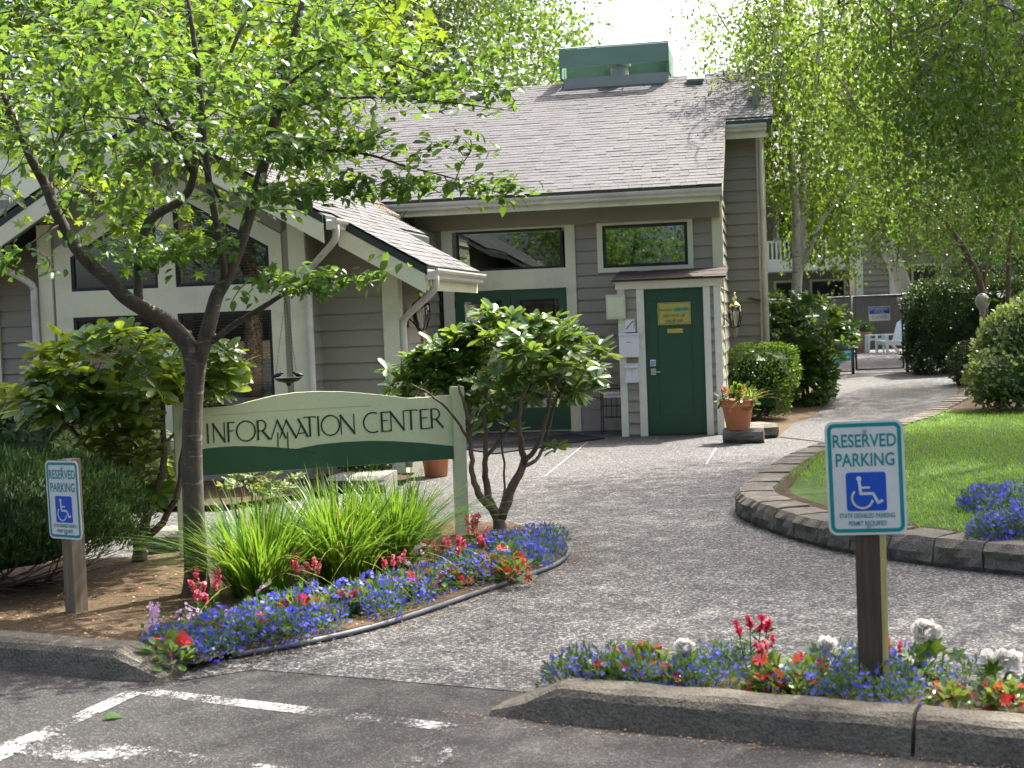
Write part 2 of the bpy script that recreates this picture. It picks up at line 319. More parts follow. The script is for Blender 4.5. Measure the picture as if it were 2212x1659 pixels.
# slab joints
for (x0, y0, x1, y1) in ((1176, 1029, 1270, 954), (1525, 1003, 1547, 967)):
    strip('path_joint', (gz(x0, y0, .01), gz(x1, y1, .01)), .014, 'concrete_found', .0105)
# rising walk to the pool gate, pool deck
def ribbon(name, left, right, mat):
    mb = MB(); n = len(left); mb.add([*left, *right], [(i, i + n, i + n + 1, i + 1) for i in range(n - 1)]); o = mb.build(name, mat, smooth=True)
    if o.data.polygons[0].normal.z < 0: o.data.flip_normals()
    return structure(o)
g3 = lambda x, y, z: tuple(gz(x, y, z))
Lw = catmull([g3(1655, 940, .012), g3(1705, 918, .02), g3(1768, 892, .05), g3(1792, 852, .13), g3(1803, 824, .21), (6.75, 28.9, .28)])
Rw = catmull([(4.2, 15.9, .012), (5.0, 17.6, .03), (6.3, 20.2, .08), g3(2071, 843, .17), g3(2092, 806, .26), (13.5, 30.2, .29)])
ribbon('pool_walk', Lw, Rw, 'aggregate')
ribbon('garden_ground', [Vector((3.0, p.y, p.z - .012)) for p in Lw if p.y > 19], [p - UP * .012 for p in Lw if p.y > 19], 'bark_bed'); ribbon('garden_ground', [p - UP * .012 for p in Rw], [Vector((22, p.y, p.z + .02)) for p in Rw], 'bark_bed')
sheet('pool_deck', [(-2, 28.6), (24, 28.6), (24, 52), (-2, 52)], .275, 'deck')
mb = MB(); mb.add([atY(1812, 780, 33.5).xy.to_3d() + UP * .283, gz(1853, 771, .283), gz(1838, 747, .283), gz(1800, 743, .283), gz(1690, 740, .283), gz(1690, 775, .283)], [(0, 1, 2, 3, 4, 5)])
pw = mb.build('pool_water', 'water'); structure(pw)
if pw.data.polygons[0].normal.z < 0: pw.data.flip_normals()
# ------------------------------------------------------------------ kerbs
def kerb(s0, s1, label, ramp0=0, ramp1=0):
    prof = [(0, 0), (.035, .10), (.055, .128), (.085, .142), (.20, .142), (.22, .13), (.225, 0)]
    st = [s0 + (s1 - s0) * i / 24 for i in range(25)]
    if ramp0: st = [s0, s0 + ramp0 * .5, s0 + ramp0] + [s for s in st if s > s0 + ramp0 * 1.1]
    if ramp1: st = [s for s in st if s < s1 - ramp1 * 1.1] + [s1 - ramp1, s1 - ramp1 * .5, s1]
    mb = MB(); n = len(prof)
    for s in st:
        h = 1.0
        if ramp0: h = min(h, .16 + .84 * (s - s0) / ramp0)
        if ramp1: h = min(h, .16 + .84 * (s1 - s) / ramp1)
        for (a, z) in prof: mb.v.append(tuple(K(s, a + (0 if z < .01 else .004 * math.sin(s * 9 + a * 40)), max(-.03, z * h + (.003 * math.sin(s * 17 + a * 60) if z > .02 else -.03)))))
    for i in range(len(st) - 1):
        for k in range(n - 1): mb.f.append((i * n + k, (i + 1) * n + k, (i + 1) * n + k + 1, i * n + k + 1))
    mb.f.append(tuple(range(n - 1, -1, -1))[::-1]); e = (len(st) - 1) * n; mb.f.append(tuple(range(e, e + n))[::-1])
    o = mb.build('kerb', 'kerb_concrete', origin=K((s0 + s1) / 2, .1, 0), smooth=False); return tag(o, label, 'kerb')
sK = lambda x, y: (gz(x, y, 0) - K0).dot(KD)
sj = sK(1968, 1645); s0r = sK(1030, 1563)
kerb(-6, -.03 + sK(345, 1480), 'dark weathered concrete kerb with sloped end beside the left flower bed', ramp1=.26)
kerb(s0r, sj - .008, 'long concrete kerb with sloped end in front of the right flower bed', ramp0=.30)
kerb(sj + .008, sj + 3.5, 'concrete kerb length past the joint at the lower right corner')
# ------------------------------------------------------------------ retaining wall of blocks
wall_pts = catmull([(7.4, 22.6, 0), (5.9, 19.6, 0), (5.14, 18.08, 0), (3.32, 15.09, 0), (2.67, 13.8, 0), (1.98, 11.9, 0), (1.80, 11.2, 0), (1.84, 10.5, 0), (2.12, 9.45, 0), (2.55, 8.75, 0), (3.05, 8.22, 0), (4.0, 7.55, 0), (5.4, 6.95, 0)], 12)
rw = thing('retaining_wall', (2.2, 10, 0), 'low curved retaining wall of grey split concrete blocks edging the lawn', 'wall')
def rough_block(seed):
    r = random.Random(seed); mb = MB(); nx, ny, nz = 5, 3, 4; idx = {}
    def vid(i, j, k):
        if (i, j, k) not in idx:
            x, y, z = i / nx - .5, j / ny, k / nz
            fy = (-.13 * r.random() if j == 0 and 0 < k < nz else 0) + (.05 if j == 0 and k in (0, nz) else 0); tp = 1 - .22 * y
            idx[(i, j, k)] = len(mb.v); mb.v.append((x * tp * (.985), y + fy + (.04 * r.random() if j == 0 else 0), z + (0 if k < nz else -.03 * r.random() * (j == 0))))
        return idx[(i, j, k)]
    for i in range(nx):
        for k in range(nz): mb.f += [(vid(i, 0, k), vid(i + 1, 0, k), vid(i + 1, 0, k + 1), vid(i, 0, k + 1)), (vid(i, ny, k), vid(i, ny, k + 1), vid(i + 1, ny, k + 1), vid(i + 1, ny, k))]
        for j in range(ny): mb.f += [(vid(i, j, nz), vid(i + 1, j, nz), vid(i + 1, j + 1, nz), vid(i, j + 1, nz)), (vid(i, j, 0), vid(i, j + 1, 0), vid(i + 1, j + 1, 0), vid(i + 1, j, 0))]
    for j in range(ny):
        for k in range(nz): mb.f += [(vid(0, j, k), vid(0, j, k + 1), vid(0, j + 1, k + 1), vid(0, j + 1, k)), (vid(nx, j, k), vid(nx, j + 1, k), vid(nx, j + 1, k + 1), vid(nx, j, k + 1))]
    me = bpy.data.meshes.new('block'); me.from_pydata(mb.v, [], mb.f); me.materials.append(M['block_stone']); return me
bm = [rough_block(i) for i in range(5)]
acc = 0; lastp = wall_pts[0]; step = .34; nb = 0
for i in range(1, len(wall_pts)):
    d = wall_pts[i] - wall_pts[i - 1]; Ls = d.length; t = step - acc
    while t <= Ls:
        q = wall_pts[i - 1] + d * (t / Ls); tg = d.normalized(); inn = Vector((-tg.y, tg.x, 0))
        o = bpy.data.objects.new('block', bm[nb % 5]); COL.objects.link(o); hz = .19 if nb > 12 else .19 + (12 - nb) * .004
        an = math.atan2(-inn.x, inn.y) + rng.uniform(-.03, .03)
        o.matrix_basis = Matrix.Translation((q.x, q.y, -.02)) @ Matrix.Rotation(an, 4, 'Z') @ Matrix.Diagonal((step * rng.uniform(.96, .995), .29, hz + .02 + rng.uniform(-.008, .004), 1))
        par(o, rw); nb += 1; t += step
    acc = Ls - (t - step)
# ------------------------------------------------------------------ clubhouse
house = thing('clubhouse', B(-2, 1.1, 0), 'grey lap sided clubhouse with cream trim, green doors and grey shingle roof', 'building')
def hp(name, mb, mat, parent=None, **k): return mb.build(name, mat, parent or house, **k)
BE = .176
bcache = {}
def board_mesh(h):
    h = round(h, 3)
    if h not in bcache:   # unit length along x, tapered clapboard: thick bottom edge, thin top edge
        me = bpy.data.meshes.new('siding_board'); y0, y1 = -.032, -.005
        me.from_pydata([(0, y0, 0), (1, y0, 0), (1, y1, h), (0, y1, h), (0, 0, 0), (1, 0, 0), (1, 0, h), (0, 0, h)], [], [(0, 1, 2, 3), (0, 4, 5, 1), (3, 2, 6, 7), (1, 5, 6, 2), (0, 3, 7, 4)]); me.materials.append(M['siding']); bcache[h] = me
    return bcache[h]
def siding(wall, O, dx, length, z0, z1, holes=(), top=None, expo=BE):
    # boards on a vertical plane through O, running along dx; holes are (u0,u1,z0,z1); top(u) limits a gable
    dx = dx.normalized(); ny = UP.cross(dx); ang = math.atan2(dx.y, dx.x); z = z0
    while z < z1 - .01:
        zt = min(z + expo, z1); cuts = sorted({0, length, *[c for h in holes for c in h[:2] if 0 < c < length]})
        for u0, u1 in zip(cuts[:-1], cuts[1:]):
            um = (u0 + u1) / 2; a, b = z, zt
            for h in holes:
                if h[0] <= um <= h[1]:
                    if h[2] <= a + .001 and h[3] >= b - .001: a = b
                    elif h[2] <= a < h[3]: a = h[3]
                    elif h[2] < b <= h[3]: b = h[2]
            if b - a < .012: continue
            if top and a >= min(top(u0), top(u1)) - .02: continue
            o = bpy.data.objects.new('siding_board', board_mesh(b - a)); COL.objects.link(o)
            o.matrix_basis = Matrix.Translation(O + dx * u0 + UP * (a)) @ Matrix.Rotation(ang, 4, 'Z') @ Matrix.Diagonal((u1 - u0, 1, 1, 1)); par(o, wall)
        z = zt
# --- main front wall (b = 1.1)
w = hp('wall', MB().fb(-3.6, -3.02, 1.1, 1.24, 0, 3.42).fb(-3.02, -1.06, 1.1, 1.24, 2.98, 3.42).fb(-1.06, .95, 1.1, 1.24, 0, 3.42), 'wall_core')
siding(w, B(-3.6, 1.1, 0), UA, 4.58, .31, 3.24, [(.58, 2.54, 0, 3.3), (2.87, 4.22, 2.28, 3.0), (3.26, 4.62, 0, 2.1), (.27, .63, .6, 2.2)])
hp('foundation', MB().fb(-1.06, -.36, 1.075, 1.1, 0, .31), 'concrete_found'); hp('foundation', MB().fb(-3.6, -3.02, 1.075, 1.1, 0, .31), 'concrete_found')
w2 = hp('wall', MB().fb(.95, 1.02, 1.1, 3.5, 0, 3.42), 'wall_core')
siding(w2, B(1.02, 1.12, 0), DA, 2.36, .2, 3.42)
hp('corner_trim', MB().fb(.90, 1.047, 1.062, 1.098, 0, 3.30).fb(1.022, 1.047, 1.098, 1.2, 0, 3.30), 'trim')
# --- tall wall on the right (b = 3.5)
w3 = hp('wall', MB().fb(1.02, 1.63, 3.5, 3.64, 0, 4.75).fb(1.5, 1.63, 3.64, 9, 0, 5.2), 'wall_core')
siding(w3, B(1.02, 3.5, 0), UA, .61, .2, 4.62)
siding(w3, B(1.63, 3.52, 0), DA, 5.4, .2, 4.6)
hp('corner_trim', MB().fb(1.53, 1.66, 3.465, 3.497, 0, 4.55).fb(1.632, 1.66, 3.497, 3.6, 0, 4.55), 'trim')
mb = MB().tube([B(1.60, 3.08, 4.46), B(1.60, 3.1, 4.34), B(1.60, 3.40, 4.16), B(1.60, 3.43, 4.0), B(1.60, 3.43, .3)], .035, 8)
hp('downspout', mb, 'gutter', smooth=True)
# --- main roof
SL = .46; ZE, BEV = 3.40, .42
RZ = lambda b: ZE + SL * (b - BEV); RB = 5.48
def roofslab(mb, a0, a1, b0, b1, th=.09):
    mb.prism([B(a0, b0, RZ(b0) - .012), B(a0, b1, RZ(b1) - .012), B(a0, b1, RZ(b1) - th), B(a0, b0, RZ(b0) - th)], UA * (a1 - a0))
mb = MB(); roofslab(mb, -12, 1.075, BEV, 3.0); roofslab(mb, -12, 1.80, 3.0, RB)
mb.prism([B(-12, RB, RZ(RB) - .012), B(-12, 11, RZ(RB) - .012 - SL * 5.5), B(-12, 11, RZ(RB) - .1 - SL * 5.5), B(-12, RB, RZ(RB) - .1)], UA * 13.8)
roof = hp('roof', mb, 'fascia_dark')
hp('rake_board', MB().prism([B(1.08, BEV, RZ(BEV) - .1), B(1.08, 3.0, RZ(3.0) - .1), B(1.08, 3.0, RZ(3.0) - .26), B(1.08, BEV, RZ(BEV) - .24)], UA * -.03), 'soffit')
hp('rake_board', MB().prism([B(1.80, 3.0, RZ(3.0) - .1), B(1.80, RB, RZ(RB) - .1), B(1.80, RB, RZ(RB) - .3), B(1.80, 3.0, RZ(3.0) - .3)], UA * -.03), 'soffit')
hp('soffit', MB().prism([B(-3.7, .46, RZ(.46) - .1), B(-3.7, 1.1, RZ(1.1) - .1), B(-3.7, 1.1, RZ(1.1) - .12), B(-3.7, .46, RZ(.46) - .12)], UA * 4.72).prism([B(1.08, 3.04, RZ(3.04) - .1), B(1.08, 3.5, RZ(3.5) - .1), B(1.08, 3.5, RZ(3.5) - .12), B(1.08, 3.04, RZ(3.04) - .12)], UA * .7), 'soffit')
hp('fascia', MB().fb(-3.72, 1.06, .44, .47, 3.16, 3.335), 'trim'); hp('fascia', MB().fb(1.085, 1.70, 3.02, 3.05, 4.30, 4.50), 'trim')
hp('beam', MB().fb(-3.4, 1.02, .98, 1.075, 2.98, 3.36), 'soffit')
def gutter(name, O, dx, L, out):
    pr = [(0, 0), (.02, -.0), (.02, -.02), (0.06, -.085), (.075, -.085), (.10, -.05), (.105, -.012), (.12, -.004), (.12, .008), (.09, .008), (.085, -.045), (.065, -.07), (.012, -.07), (.008, .008), (0, .008)]
    hp(name, MB().prism([O + out * (a) + UP * z for a, z in pr], dx * L), 'gutter')
def gut(name, O, dx, L, out):     # ogee gutter: front profile extruded, closed ends
    pr = [(0, .0), (0, -.105), (.06, -.105), (.075, -.09), (.08, -.06), (.105, -.035), (.115, -.01), (.115, .006), (.10, .006), (.095, -.012), (.01, -.02), (.01, 0)]
    hp(name, MB().prism([O + out * a + UP * z for a, z in pr], dx * L), 'gutter')
gut('gutter', B(-3.66, .437, 3.335), UA, 4.74, -DA); gut('gutter', B(1.085, 3.017, 4.50), UA, .62, -DA)
# shingles: thin overlapping tabs; the lowest, largest ones are pieces of their own, the rest one joined part
SH = []        # (origin at lower left, along, upslope, width, thickness)
SW, SE = .22, .128
def courses(f0, f1, org, du, up, smax, lim, thr=None):
    up = up.normalized(); du = du.normalized(); n = up.cross(du); n = n if n.z > 0 else -n
    k = 0
    while k * SE < smax - .03:
        s = k * SE; a0, a1 = lim(s); u = a0 - rng.random() * SW
        while u < a1 - .02:
            wv = SW * rng.choice((.6, .8, 1, 1.15)); x0, x1 = max(u, a0), min(u + wv, a1)
            if x1 - x0 > .02: SH.append((org + du * x0 + up * s, du, up, n, x1 - x0, rng.choice((.008, .009, .010, .013)), min(.21, smax - s + .02)))
            u += wv + .004
        k += 1
slope = (DA + UP * SL); sl_len = math.hypot(1, SL)
courses(0, 0, B(0, BEV - .03, RZ(BEV - .03)), UA, slope, (RB - BEV + .03) * sl_len, lambda s: (-9.0, 1.09 if s / sl_len + BEV - .03 < 2.97 else 1.81))
# --- wing: gable front, stepped sides
WC, WZ, WS = -4.60, 3.88, .58
WZf = lambda a: WZ - WS * abs(a - WC)
B1, B2 = -4.9, -4.48
mb = MB()
mb.prism([B(WC - 1.5, B1, 0), B(WC + 1.5, B1, 0), B(WC + 1.5, B1, WZf(WC + 1.5) - .12), B(WC, B1, WZ - .12), B(WC - 1.5, B1, WZf(WC + 1.5) - .12)], DA * .06)
wf = None
# front face built as wall with real window openings: strips round the glass
wa = [(-5.74, -4.74), (-4.54, -3.49)]; zl, zh, zu = .62, 1.85, 2.13
mb = MB(); y0, y1 = B1, B1 + .1
for a0, a1 in ((-5.93, -5.74), (-4.74, -4.54), (-3.49, -3.35)):
    zt0, zt1 = WZf(a0) - .52, WZf(a1) - .52
    if a0 < WC < a1: mb.prism([B(a0, y0, .35), B(a1, y0, .35), B(a1, y0, zt1), B(WC, y0, WZ - .52), B(a0, y0, zt0)], DA * .1)
    else: mb.prism([B(a0, y0, .35), B(a1, y0, .35), B(a1, y0, zt1), B(a0, y0, zt0)], DA * .1)
for a0, a1 in wa:
    mb.fb(a0, a1, y0, y1, .35, zl); mb.fb(a0, a1, y0, y1, zh, zu)
    mb.prism([B(a0, y0, WZf(a0) - .72), B(a1, y0, WZf(a1) - .72), B(a1, y0, WZf(a1) - .52), B(a0, y0, WZf(a0) - .52)], DA * .1)
hp('window_wall', mb, 'trim')
gw = hp('wall', MB().prism([B(-6.1, B1 + .02, WZf(-6.1) - .1), B(-5.93, B1 + .02, WZf(-5.93) - .52), B(WC, B1 + .02, WZ - .52), B(WC, B1 + .02, WZ - .1)], DA * .08).prism([B(-3.1, B1 + .02, WZf(-3.1) - .1), B(-3.35, B1 + .02, WZf(-3.35) - .52), B(WC, B1 + .02, WZ - .52), B(WC, B1 + .02, WZ - .1)], DA * .08)
        .fb(-6.1, -5.93, B1 + .02, B1 + .1, 0, WZf(-6.1) - .3).fb(-3.35, -3.1, B1 + .02, B1 + .1, 0, WZf(-3.1) - .1), 'siding')
hp('foundation', MB().fb(-6.1, -3.1, B1 - .02, B1 + .1, 0, .35), 'concrete_found')
hp('corner_trim', MB().fb(-3.27, -3.09, B1 - .015, B1 + .018, .1, WZf(-3.1) - .15), 'trim'); hp('corner_trim', MB().fb(-6.11, -5.96, B1 - .015, B1 + .018, .1, WZf(-3.1) - .15), 'trim')
sw = hp('wall', MB().fb(-3.24, -3.1, B1 + .1, 1.1, 0, 2.95).fb(-6.1, -5.96, B1 + .1, 1.1, 0, 2.95), 'wall_core')
siding(sw, B(-3.1, B1 + .02, 0), DA, B2 - B1 - .02, .2, 2.9); siding(sw, B(-3.1, -3.2, 0), DA, 4.2, .2, 2.9)
stp = hp('wall', MB().prism([B(-3.1, B2, 0), B(-2.24, B2, 0), B(-2.24, B2, WZf(-2.24) - .13), B(-3.1, B2, WZf(-3.1) - .13)], DA * .1).fb(-2.34, -2.24, B2 + .1, -3.3, 0, 2.38).fb(-3.1, -2.24, -3.4, -3.3, 0, 2.38), 'wall_core')
siding(stp, B(-3.1, B2, 0), UA, .86, .2, 2.75, top=lambda u: WZf(-3.1 + u) - .1); siding(stp, B(-2.24, B2, 0), DA, 1.18, .2, 2.4)
hp('foundation', MB().fb(-3.1, -2.22, B2 - .03, B2, 0, .2), 'concrete_found')
hp('corner_trim', MB().fb(-2.38, -2.205, B2 - .06, B2 - .024, .0, 2.45).fb(-2.24 + .003, -2.205, B2 - .024, B2 + .12, 0, 2.4), 'trim')
stl = hp('wall', MB().prism([B(-6.96, B2, 0), B(-6.1, B2, 0), B(-6.1, B2, WZf(-6.1) - .13), B(-6.96, B2, WZf(-6.96) - .13)], DA * .1).fb(-6.96, -6.86, B2 + .1, -3.0, 0, 2.4), 'wall_core')
siding(stl, B(-6.96, B2, 0), UA, .86, .2, 2.75, top=lambda u: WZf(-6.96 + u) - .1)
hp('corner_trim', MB().fb(-7.0, -6.83, B2 - .06, B2 - .024, 0, 2.4), 'trim')
lw = hp('wall', MB().fb(-12, -6.96, -3.6, -3.5, 0, 3.3), 'wall_core'); siding(lw, B(-12, -3.6, 0), UA, 5.04, .2, 3.2, [(3.3, 4.5, 1.9, 2.7)])
# wing roof
mb = MB(); RF1, RF2 = -5.37, -4.94
def wslab(a0, a1, b0, b1, th=.1):
    mb.prism([B(a0, b0, WZf(a0) - .012), B(a1, b0, WZf(a1) - .012), B(a1, b0, WZf(a1) - th), B(a0, b0, WZf(a0) - th)], DA * (b1 - b0))
wslab(WC, -2.70, RF1, -1.0); wslab(-2.70, -1.78, RF2, -2.4); wslab(-6.5, WC, RF1, -1.0); wslab(-7.42, -6.5, RF2, -2.4)
mb.prism([B(WC, -1.0, WZ - .012), B(-3.4, -1.0, WZf(-3.4) - .012), B(-3.4, .6, WZf(-3.4) - .012), B(WC, 1.6, WZ - .012)], UP * -.08); mb.prism([B(WC, -1.0, WZ - .012), B(-5.8, -1.0, WZf(-5.8) - .012), B(-5.8, .6, WZf(-5.8) - .012), B(WC, 1.6, WZ - .012)], UP * -.08)
wroof = hp('roof', mb, 'fascia_dark')
wup = (UA * -1 + UP * WS); wl = math.hypot(1, WS)
def wlim(s):
    a = -1.76 - s / wl; return (RF2 - .03, -2.38) if a > -2.68 else (RF1 - .03, -.98 if a > -3.55 else .42 + (WZf(a) - 3.40) / .46 + .4)
courses(0, 0, B(-1.76, 0, WZf(-1.76)), DA, wup, (2.84 - .01) * wl, wlim)
wupL = (UA + UP * WS)
def wlimL(s):
    a = -7.44 + s / wl; return (RF2 - .03, -2.38) if a < -6.52 else (RF1 - .03, -.98 if a < -5.65 else .42 + (WZf(a) - 3.40) / .46 + .4)
courses(0, 0, B(-7.44, 0, WZf(-7.44)), DA, wupL, (2.84 - .01) * wl, wlimL)
def rake(a0, a1, b):      # dark drip band over a cream barge board
    for (za, zb, m_, nm, th) in ((-.02, -.10, 'fascia_dark', 'drip_edge', .035), (-.10, -.30, 'trim', 'barge_board', .03)):
        hp(nm, MB().prism([B(a0, b, WZf(a0) + za), B(a1, b, WZf(a1) + za), B(a1, b, WZf(a1) + zb), B(a0, b, WZf(a0) + zb)], DA * -th), m_)
rake(WC, -2.72, RF1); rake(WC, -6.48, RF1); rake(-2.70, -1.80, RF2); rake(-6.5, -7.40, RF2)
hp('soffit', MB().prism([B(WC, RF1, WZ - .105), B(-2.74, RF1, WZf(-2.74) - .105), B(-2.74, RF1, WZf(-2.74) - .12), B(WC, RF1, WZ - .12)], DA * .5).prism([B(WC, RF1, WZ - .105), B(-6.46, RF1, WZf(-2.74) - .105), B(-6.46, RF1, WZf(-2.74) - .12), B(WC, RF1, WZ - .12)], DA * .5).prism([B(-2.7, RF2, WZf(-2.7) - .105), B(-1.82, RF2, WZf(-1.82) - .105), B(-1.82, RF2, WZf(-1.82) - .12), B(-2.7, RF2, WZf(-2.7) - .12)], DA * 2.5), 'soffit')
gut('gutter', B(-2.69, RF1 - .02, WZf(-2.69) - .045), DA, .42, UA); gut('gutter', B(-1.775, RF2 - .02, WZf(-1.775) - .045), DA, 2.5, UA)
gut('gutter', B(-6.51, RF1 - .02, WZf(-2.69) - .045), DA, .42, -UA); gut('gutter', B(-7.425, RF2 - .02, WZf(-1.775) - .045), DA, 2.5, -UA)
hp('fascia', MB().fb(-1.80, -1.777, RF2, -2.45, WZf(-1.78) - .26, WZf(-1.78) - .105), 'trim')
def spout(a_g, a_w, b, b2, zg):
    hp('downspout', MB().tube(catmull([B(a_g, b, zg - .09), B(a_g, b, zg - .2), B(a_g + (a_w - a_g) * .15, b + (b2 - b) * .15, zg - .29), B(a_g + (a_w - a_g) * .85, b + (b2 - b) * .85, zg - .50), B(a_w, b2, zg - .60), B(a_w, b2, zg - .8), B(a_w, b2, .12)], 3), .037, 10), 'gutter', smooth=True)
spout(-2.63, -3.05, RF1 + .1, B1 - .02 - .04, WZf(-2.69)); spout(-1.72, -2.17, RF2 + .1, B2 - .02, WZf(-1.775)); spout(-6.57, -6.15, RF1 + .1, B1 - .06, WZf(-2.69)); spout(-7.48, -7.03, RF2 + .1, B2 - .02, WZf(-1.775))
# place shingles



front = [i for i, s in enumerate(SH) if abs(s[1].dot(UA)) > .9 and -3.6 < (s[0] - P0).dot(UA)][:190]
side = [i for i, s in enumerate(SH) if abs(s[1].dot(DA)) > .9 and s[2].dot(UA) < 0]
side.sort(key=lambda i: (SH[i][0] - CAM).length); own = set(front) | set(side[:110])
tv = [(0, 0, 0), (1, 0, 0), (1, 1, 0), (0, 1, 0), (0, 0, 1), (1, 0, 1), (1, 1, 0.15), (0, 1, .15)]
tf = [(4, 5, 6), (4, 6, 7), (0, 1, 5), (0, 5, 4), (1, 2, 6), (1, 6, 5), (0, 4, 7), (0, 7, 3)]
sme = bpy.data.meshes.new('shingle'); sme.from_pydata(tv, [], tf); sme.materials.append(M['shingle'])
Ms, Ts = [], []
for i, (o, du, up, n, wv, th, ln) in enumerate(SH):
    R3 = Matrix((du * wv, up * ln, n * th)).transposed(); o2 = o + n * .0015
    if i in own:
        ob = bpy.data.objects.new('shingle', sme); COL.objects.link(ob); R4 = R3.to_4x4(); R4.translation = o2; ob.matrix_basis = R4; par(ob, roof if i in set(front) else wroof)
    else: Ms.append(np.array(R3)); Ts.append(tuple(o2))
stuff(inst(tv, tf, Ms, Ts, 'shingle_field', 'shingle', roof, flat=True))
# roof screen, vents
mb = MB().fb(-1.70, .10, 5.15, 6.3, 5.50, 5.76); rs = hp('roof_curb', mb, 'flashing')
rsn = hp('equipment_screen', MB().fb(-1.76, .12, 5.06, 5.10, 5.93, 6.24).fb(-1.76, -1.72, 5.10, 6.4, 5.76, 6.20).fb(.08, .12, 5.10, 6.4, 5.76, 6.20).fb(-1.76, .12, 6.36, 6.40, 5.76, 6.22).fb(-1.70, .08, 5.5, 5.54, 5.76, 6.05)
         .prism([B(-1.76, 5.06, 6.243), B(.12, 5.06, 6.243), B(.12, 5.3, 6.30), B(-1.76, 5.3, 6.30)], UP * .02), 'roof_screen')
hp('fan_duct', MB().lathe(B(-.75, 5.32, 5.76), [(.16, 0), (.16, .16), (.2, .17), (.2, .2), (.02, .22)]), 'flashing', rsn)
for (a, b) in ((-3.15, 4.99), (.56, 5.06)):
    c = B(a, b, RZ(b)); hp('roof_vent', MB().obox(c - UA * .13 - slope.normalized() * .12, UA * .26, slope.normalized() * .24, (UP - DA * SL) * .03).obox(c - UA * .15 - slope.normalized() * .16 + UP * .05, UA * .30, slope.normalized() * .26, (UP - DA * SL) * .05), 'flashing', bevel=.015)
c = B(-4.42, -2.5, WZf(-4.42)); wu = wup.normalized(); wn_ = DA.cross(wu); wn_ = wn_ if wn_.z > 0 else -wn_
hp('roof_vent', MB().obox(c - DA * .14, DA * .28, wu * .24, wn_ * .1), 'flashing', bevel=.015)
# ------------------------------------------------------------------ windows and doors of the clubhouse
def slats(win, a0, a1, z0, z1, b, topf=None, gap=.030):
    z = z0 + .03; k = 0
    while z < z1 - .02:
        r = a1 - .03; l = a0 + .03
        if topf:
            while r > l and topf(r) < z + .03: r -= .02
            while r > l and topf(l) < z + .03: l += .02
        if r - l > .08:
            me = bcache.get('slat')
            if me is None:
                me = bpy.data.meshes.new('slat'); c, s = .011, .0055; me.from_pydata([(0, -c, -s), (1, -c, -s), (1, 0, .002), (0, 0, .002), (0, c, s), (1, c, s)], [], [(0, 1, 2, 3), (3, 2, 5, 4)]); me.materials.append(M['blind']); bcache['slat'] = me
            o = bpy.data.objects.new('slat', me); COL.objects.link(o)
            o.matrix_basis = Matrix.Translation(B(l, b, z)) @ Matrix.Rotation(-PH, 4, 'Z') @ Matrix.Rotation(rng.uniform(-.05, .05), 4, 'X') @ Matrix.Diagonal((r - l, 1, 1, 1)); par(o, win)
        z += gap; k += 1
def window(poly, b, label, blinds=True, fr=.035, mat='glass', deep=.4):
    # poly: (a, z) outline; black frame bars round it, glass pane, near-black sheet standing in for the unlit room
    n = len(poly); ca = sum(p[0] for p in poly) / n; cz = sum(p[1] for p in poly) / n
    inner = []
    for i in range(n):
        p0, p1, p2 = Vector(poly[i - 1]), Vector(poly[i]), Vector(poly[(i + 1) % n])
        d1 = (p1 - p0).normalized(); d2_ = (p2 - p1).normalized(); n1 = Vector((-d1.y, d1.x)); n2 = Vector((-d2_.y, d2_.x))
        if n1.dot(Vector((ca, cz)) - p1) < 0: n1, n2 = -n1, -n2
        bis = (n1 + n2).normalized(); inner.append(p1 + bis * (fr / max(.3, bis.dot(n1))))
    mb = MB()
    for i in range(n):
        j = (i + 1) % n; mb.prism([B(*((poly[i][0], b, poly[i][1]))), B(poly[j][0], b, poly[j][1]), B(inner[j][0], b, inner[j][1]), B(inner[i][0], b, inner[i][1])], DA * .05)
    win = hp('window', mb, 'black_frame'); 
    if label: win['label'] = label
    hp('pane', MB().prism([B(p[0], b + .018, p[1]) for p in inner], DA * .006), mat, win)
    if deep: hp('dark_sheet', MB().prism([B(p[0], b + deep, p[1]) for p in poly], DA * .02), 'unlit_interior', win)
    if blinds:
        a0, a1 = min(p[0] for p in inner), max(p[0] for p in inner); z0, z1 = min(p[1] for p in inner), max(p[1] for p in inner)
        tf = (lambda a: WZf(a) - .74) if n > 4 or abs(poly[2][1] - poly[3][1]) > .05 else None
        slats(win, a0, a1, z0, z1, b + .06, tf)
    return win
for (a0, a1) in wa:
    window([(a0, zl), (a1, zl), (a1, zh), (a0, zh)], B1 + .012, None)
    window([(a0, zu), (a1, zu), (a1, WZf(a1) - .72), (a0, WZf(a0) - .72)], B1 + .012, None)
window([(-.655, 2.335), (.555, 2.335), (.555, 2.94), (-.655, 2.94)], 1.06, None, False, .045, 'glass_mirror')
hp('window_trim', MB().fb(-.735, .63, 1.045, 1.098, 2.94, 3.0).fb(-.735, .63, 1.045, 1.098, 2.27, 2.335).fb(-.735, -.655, 1.045, 1.098, 2.335, 2.94).fb(.555, .63, 1.045, 1.098, 2.335, 2.94), 'trim')
window([(-2.80, 2.37), (-1.24, 2.37), (-1.24, 2.95), (-2.80, 2.95)], 1.06, None, False, .035, 'glass', .9)
window([(-3.27, .75), (-3.02, .75), (-3.02, 2.1), (-3.27, 2.1)], 1.06, None, False, .03, 'glass', .5)
hp('window_trim', MB().fb(-3.34, -3.27, 1.045, 1.095, .68, 2.18), 'trim')
hp('door_trim', MB().fb(-3.02, -2.86, 1.04, 1.095, 0, 3.02).fb(-1.20, -1.055, 1.04, 1.095, 0, 3.02).fb(-2.86, -1.20, 1.04, 1.095, 2.09, 2.37).fb(-2.86, -1.20, 1.04, 1.095, 2.95, 3.02), 'trim')
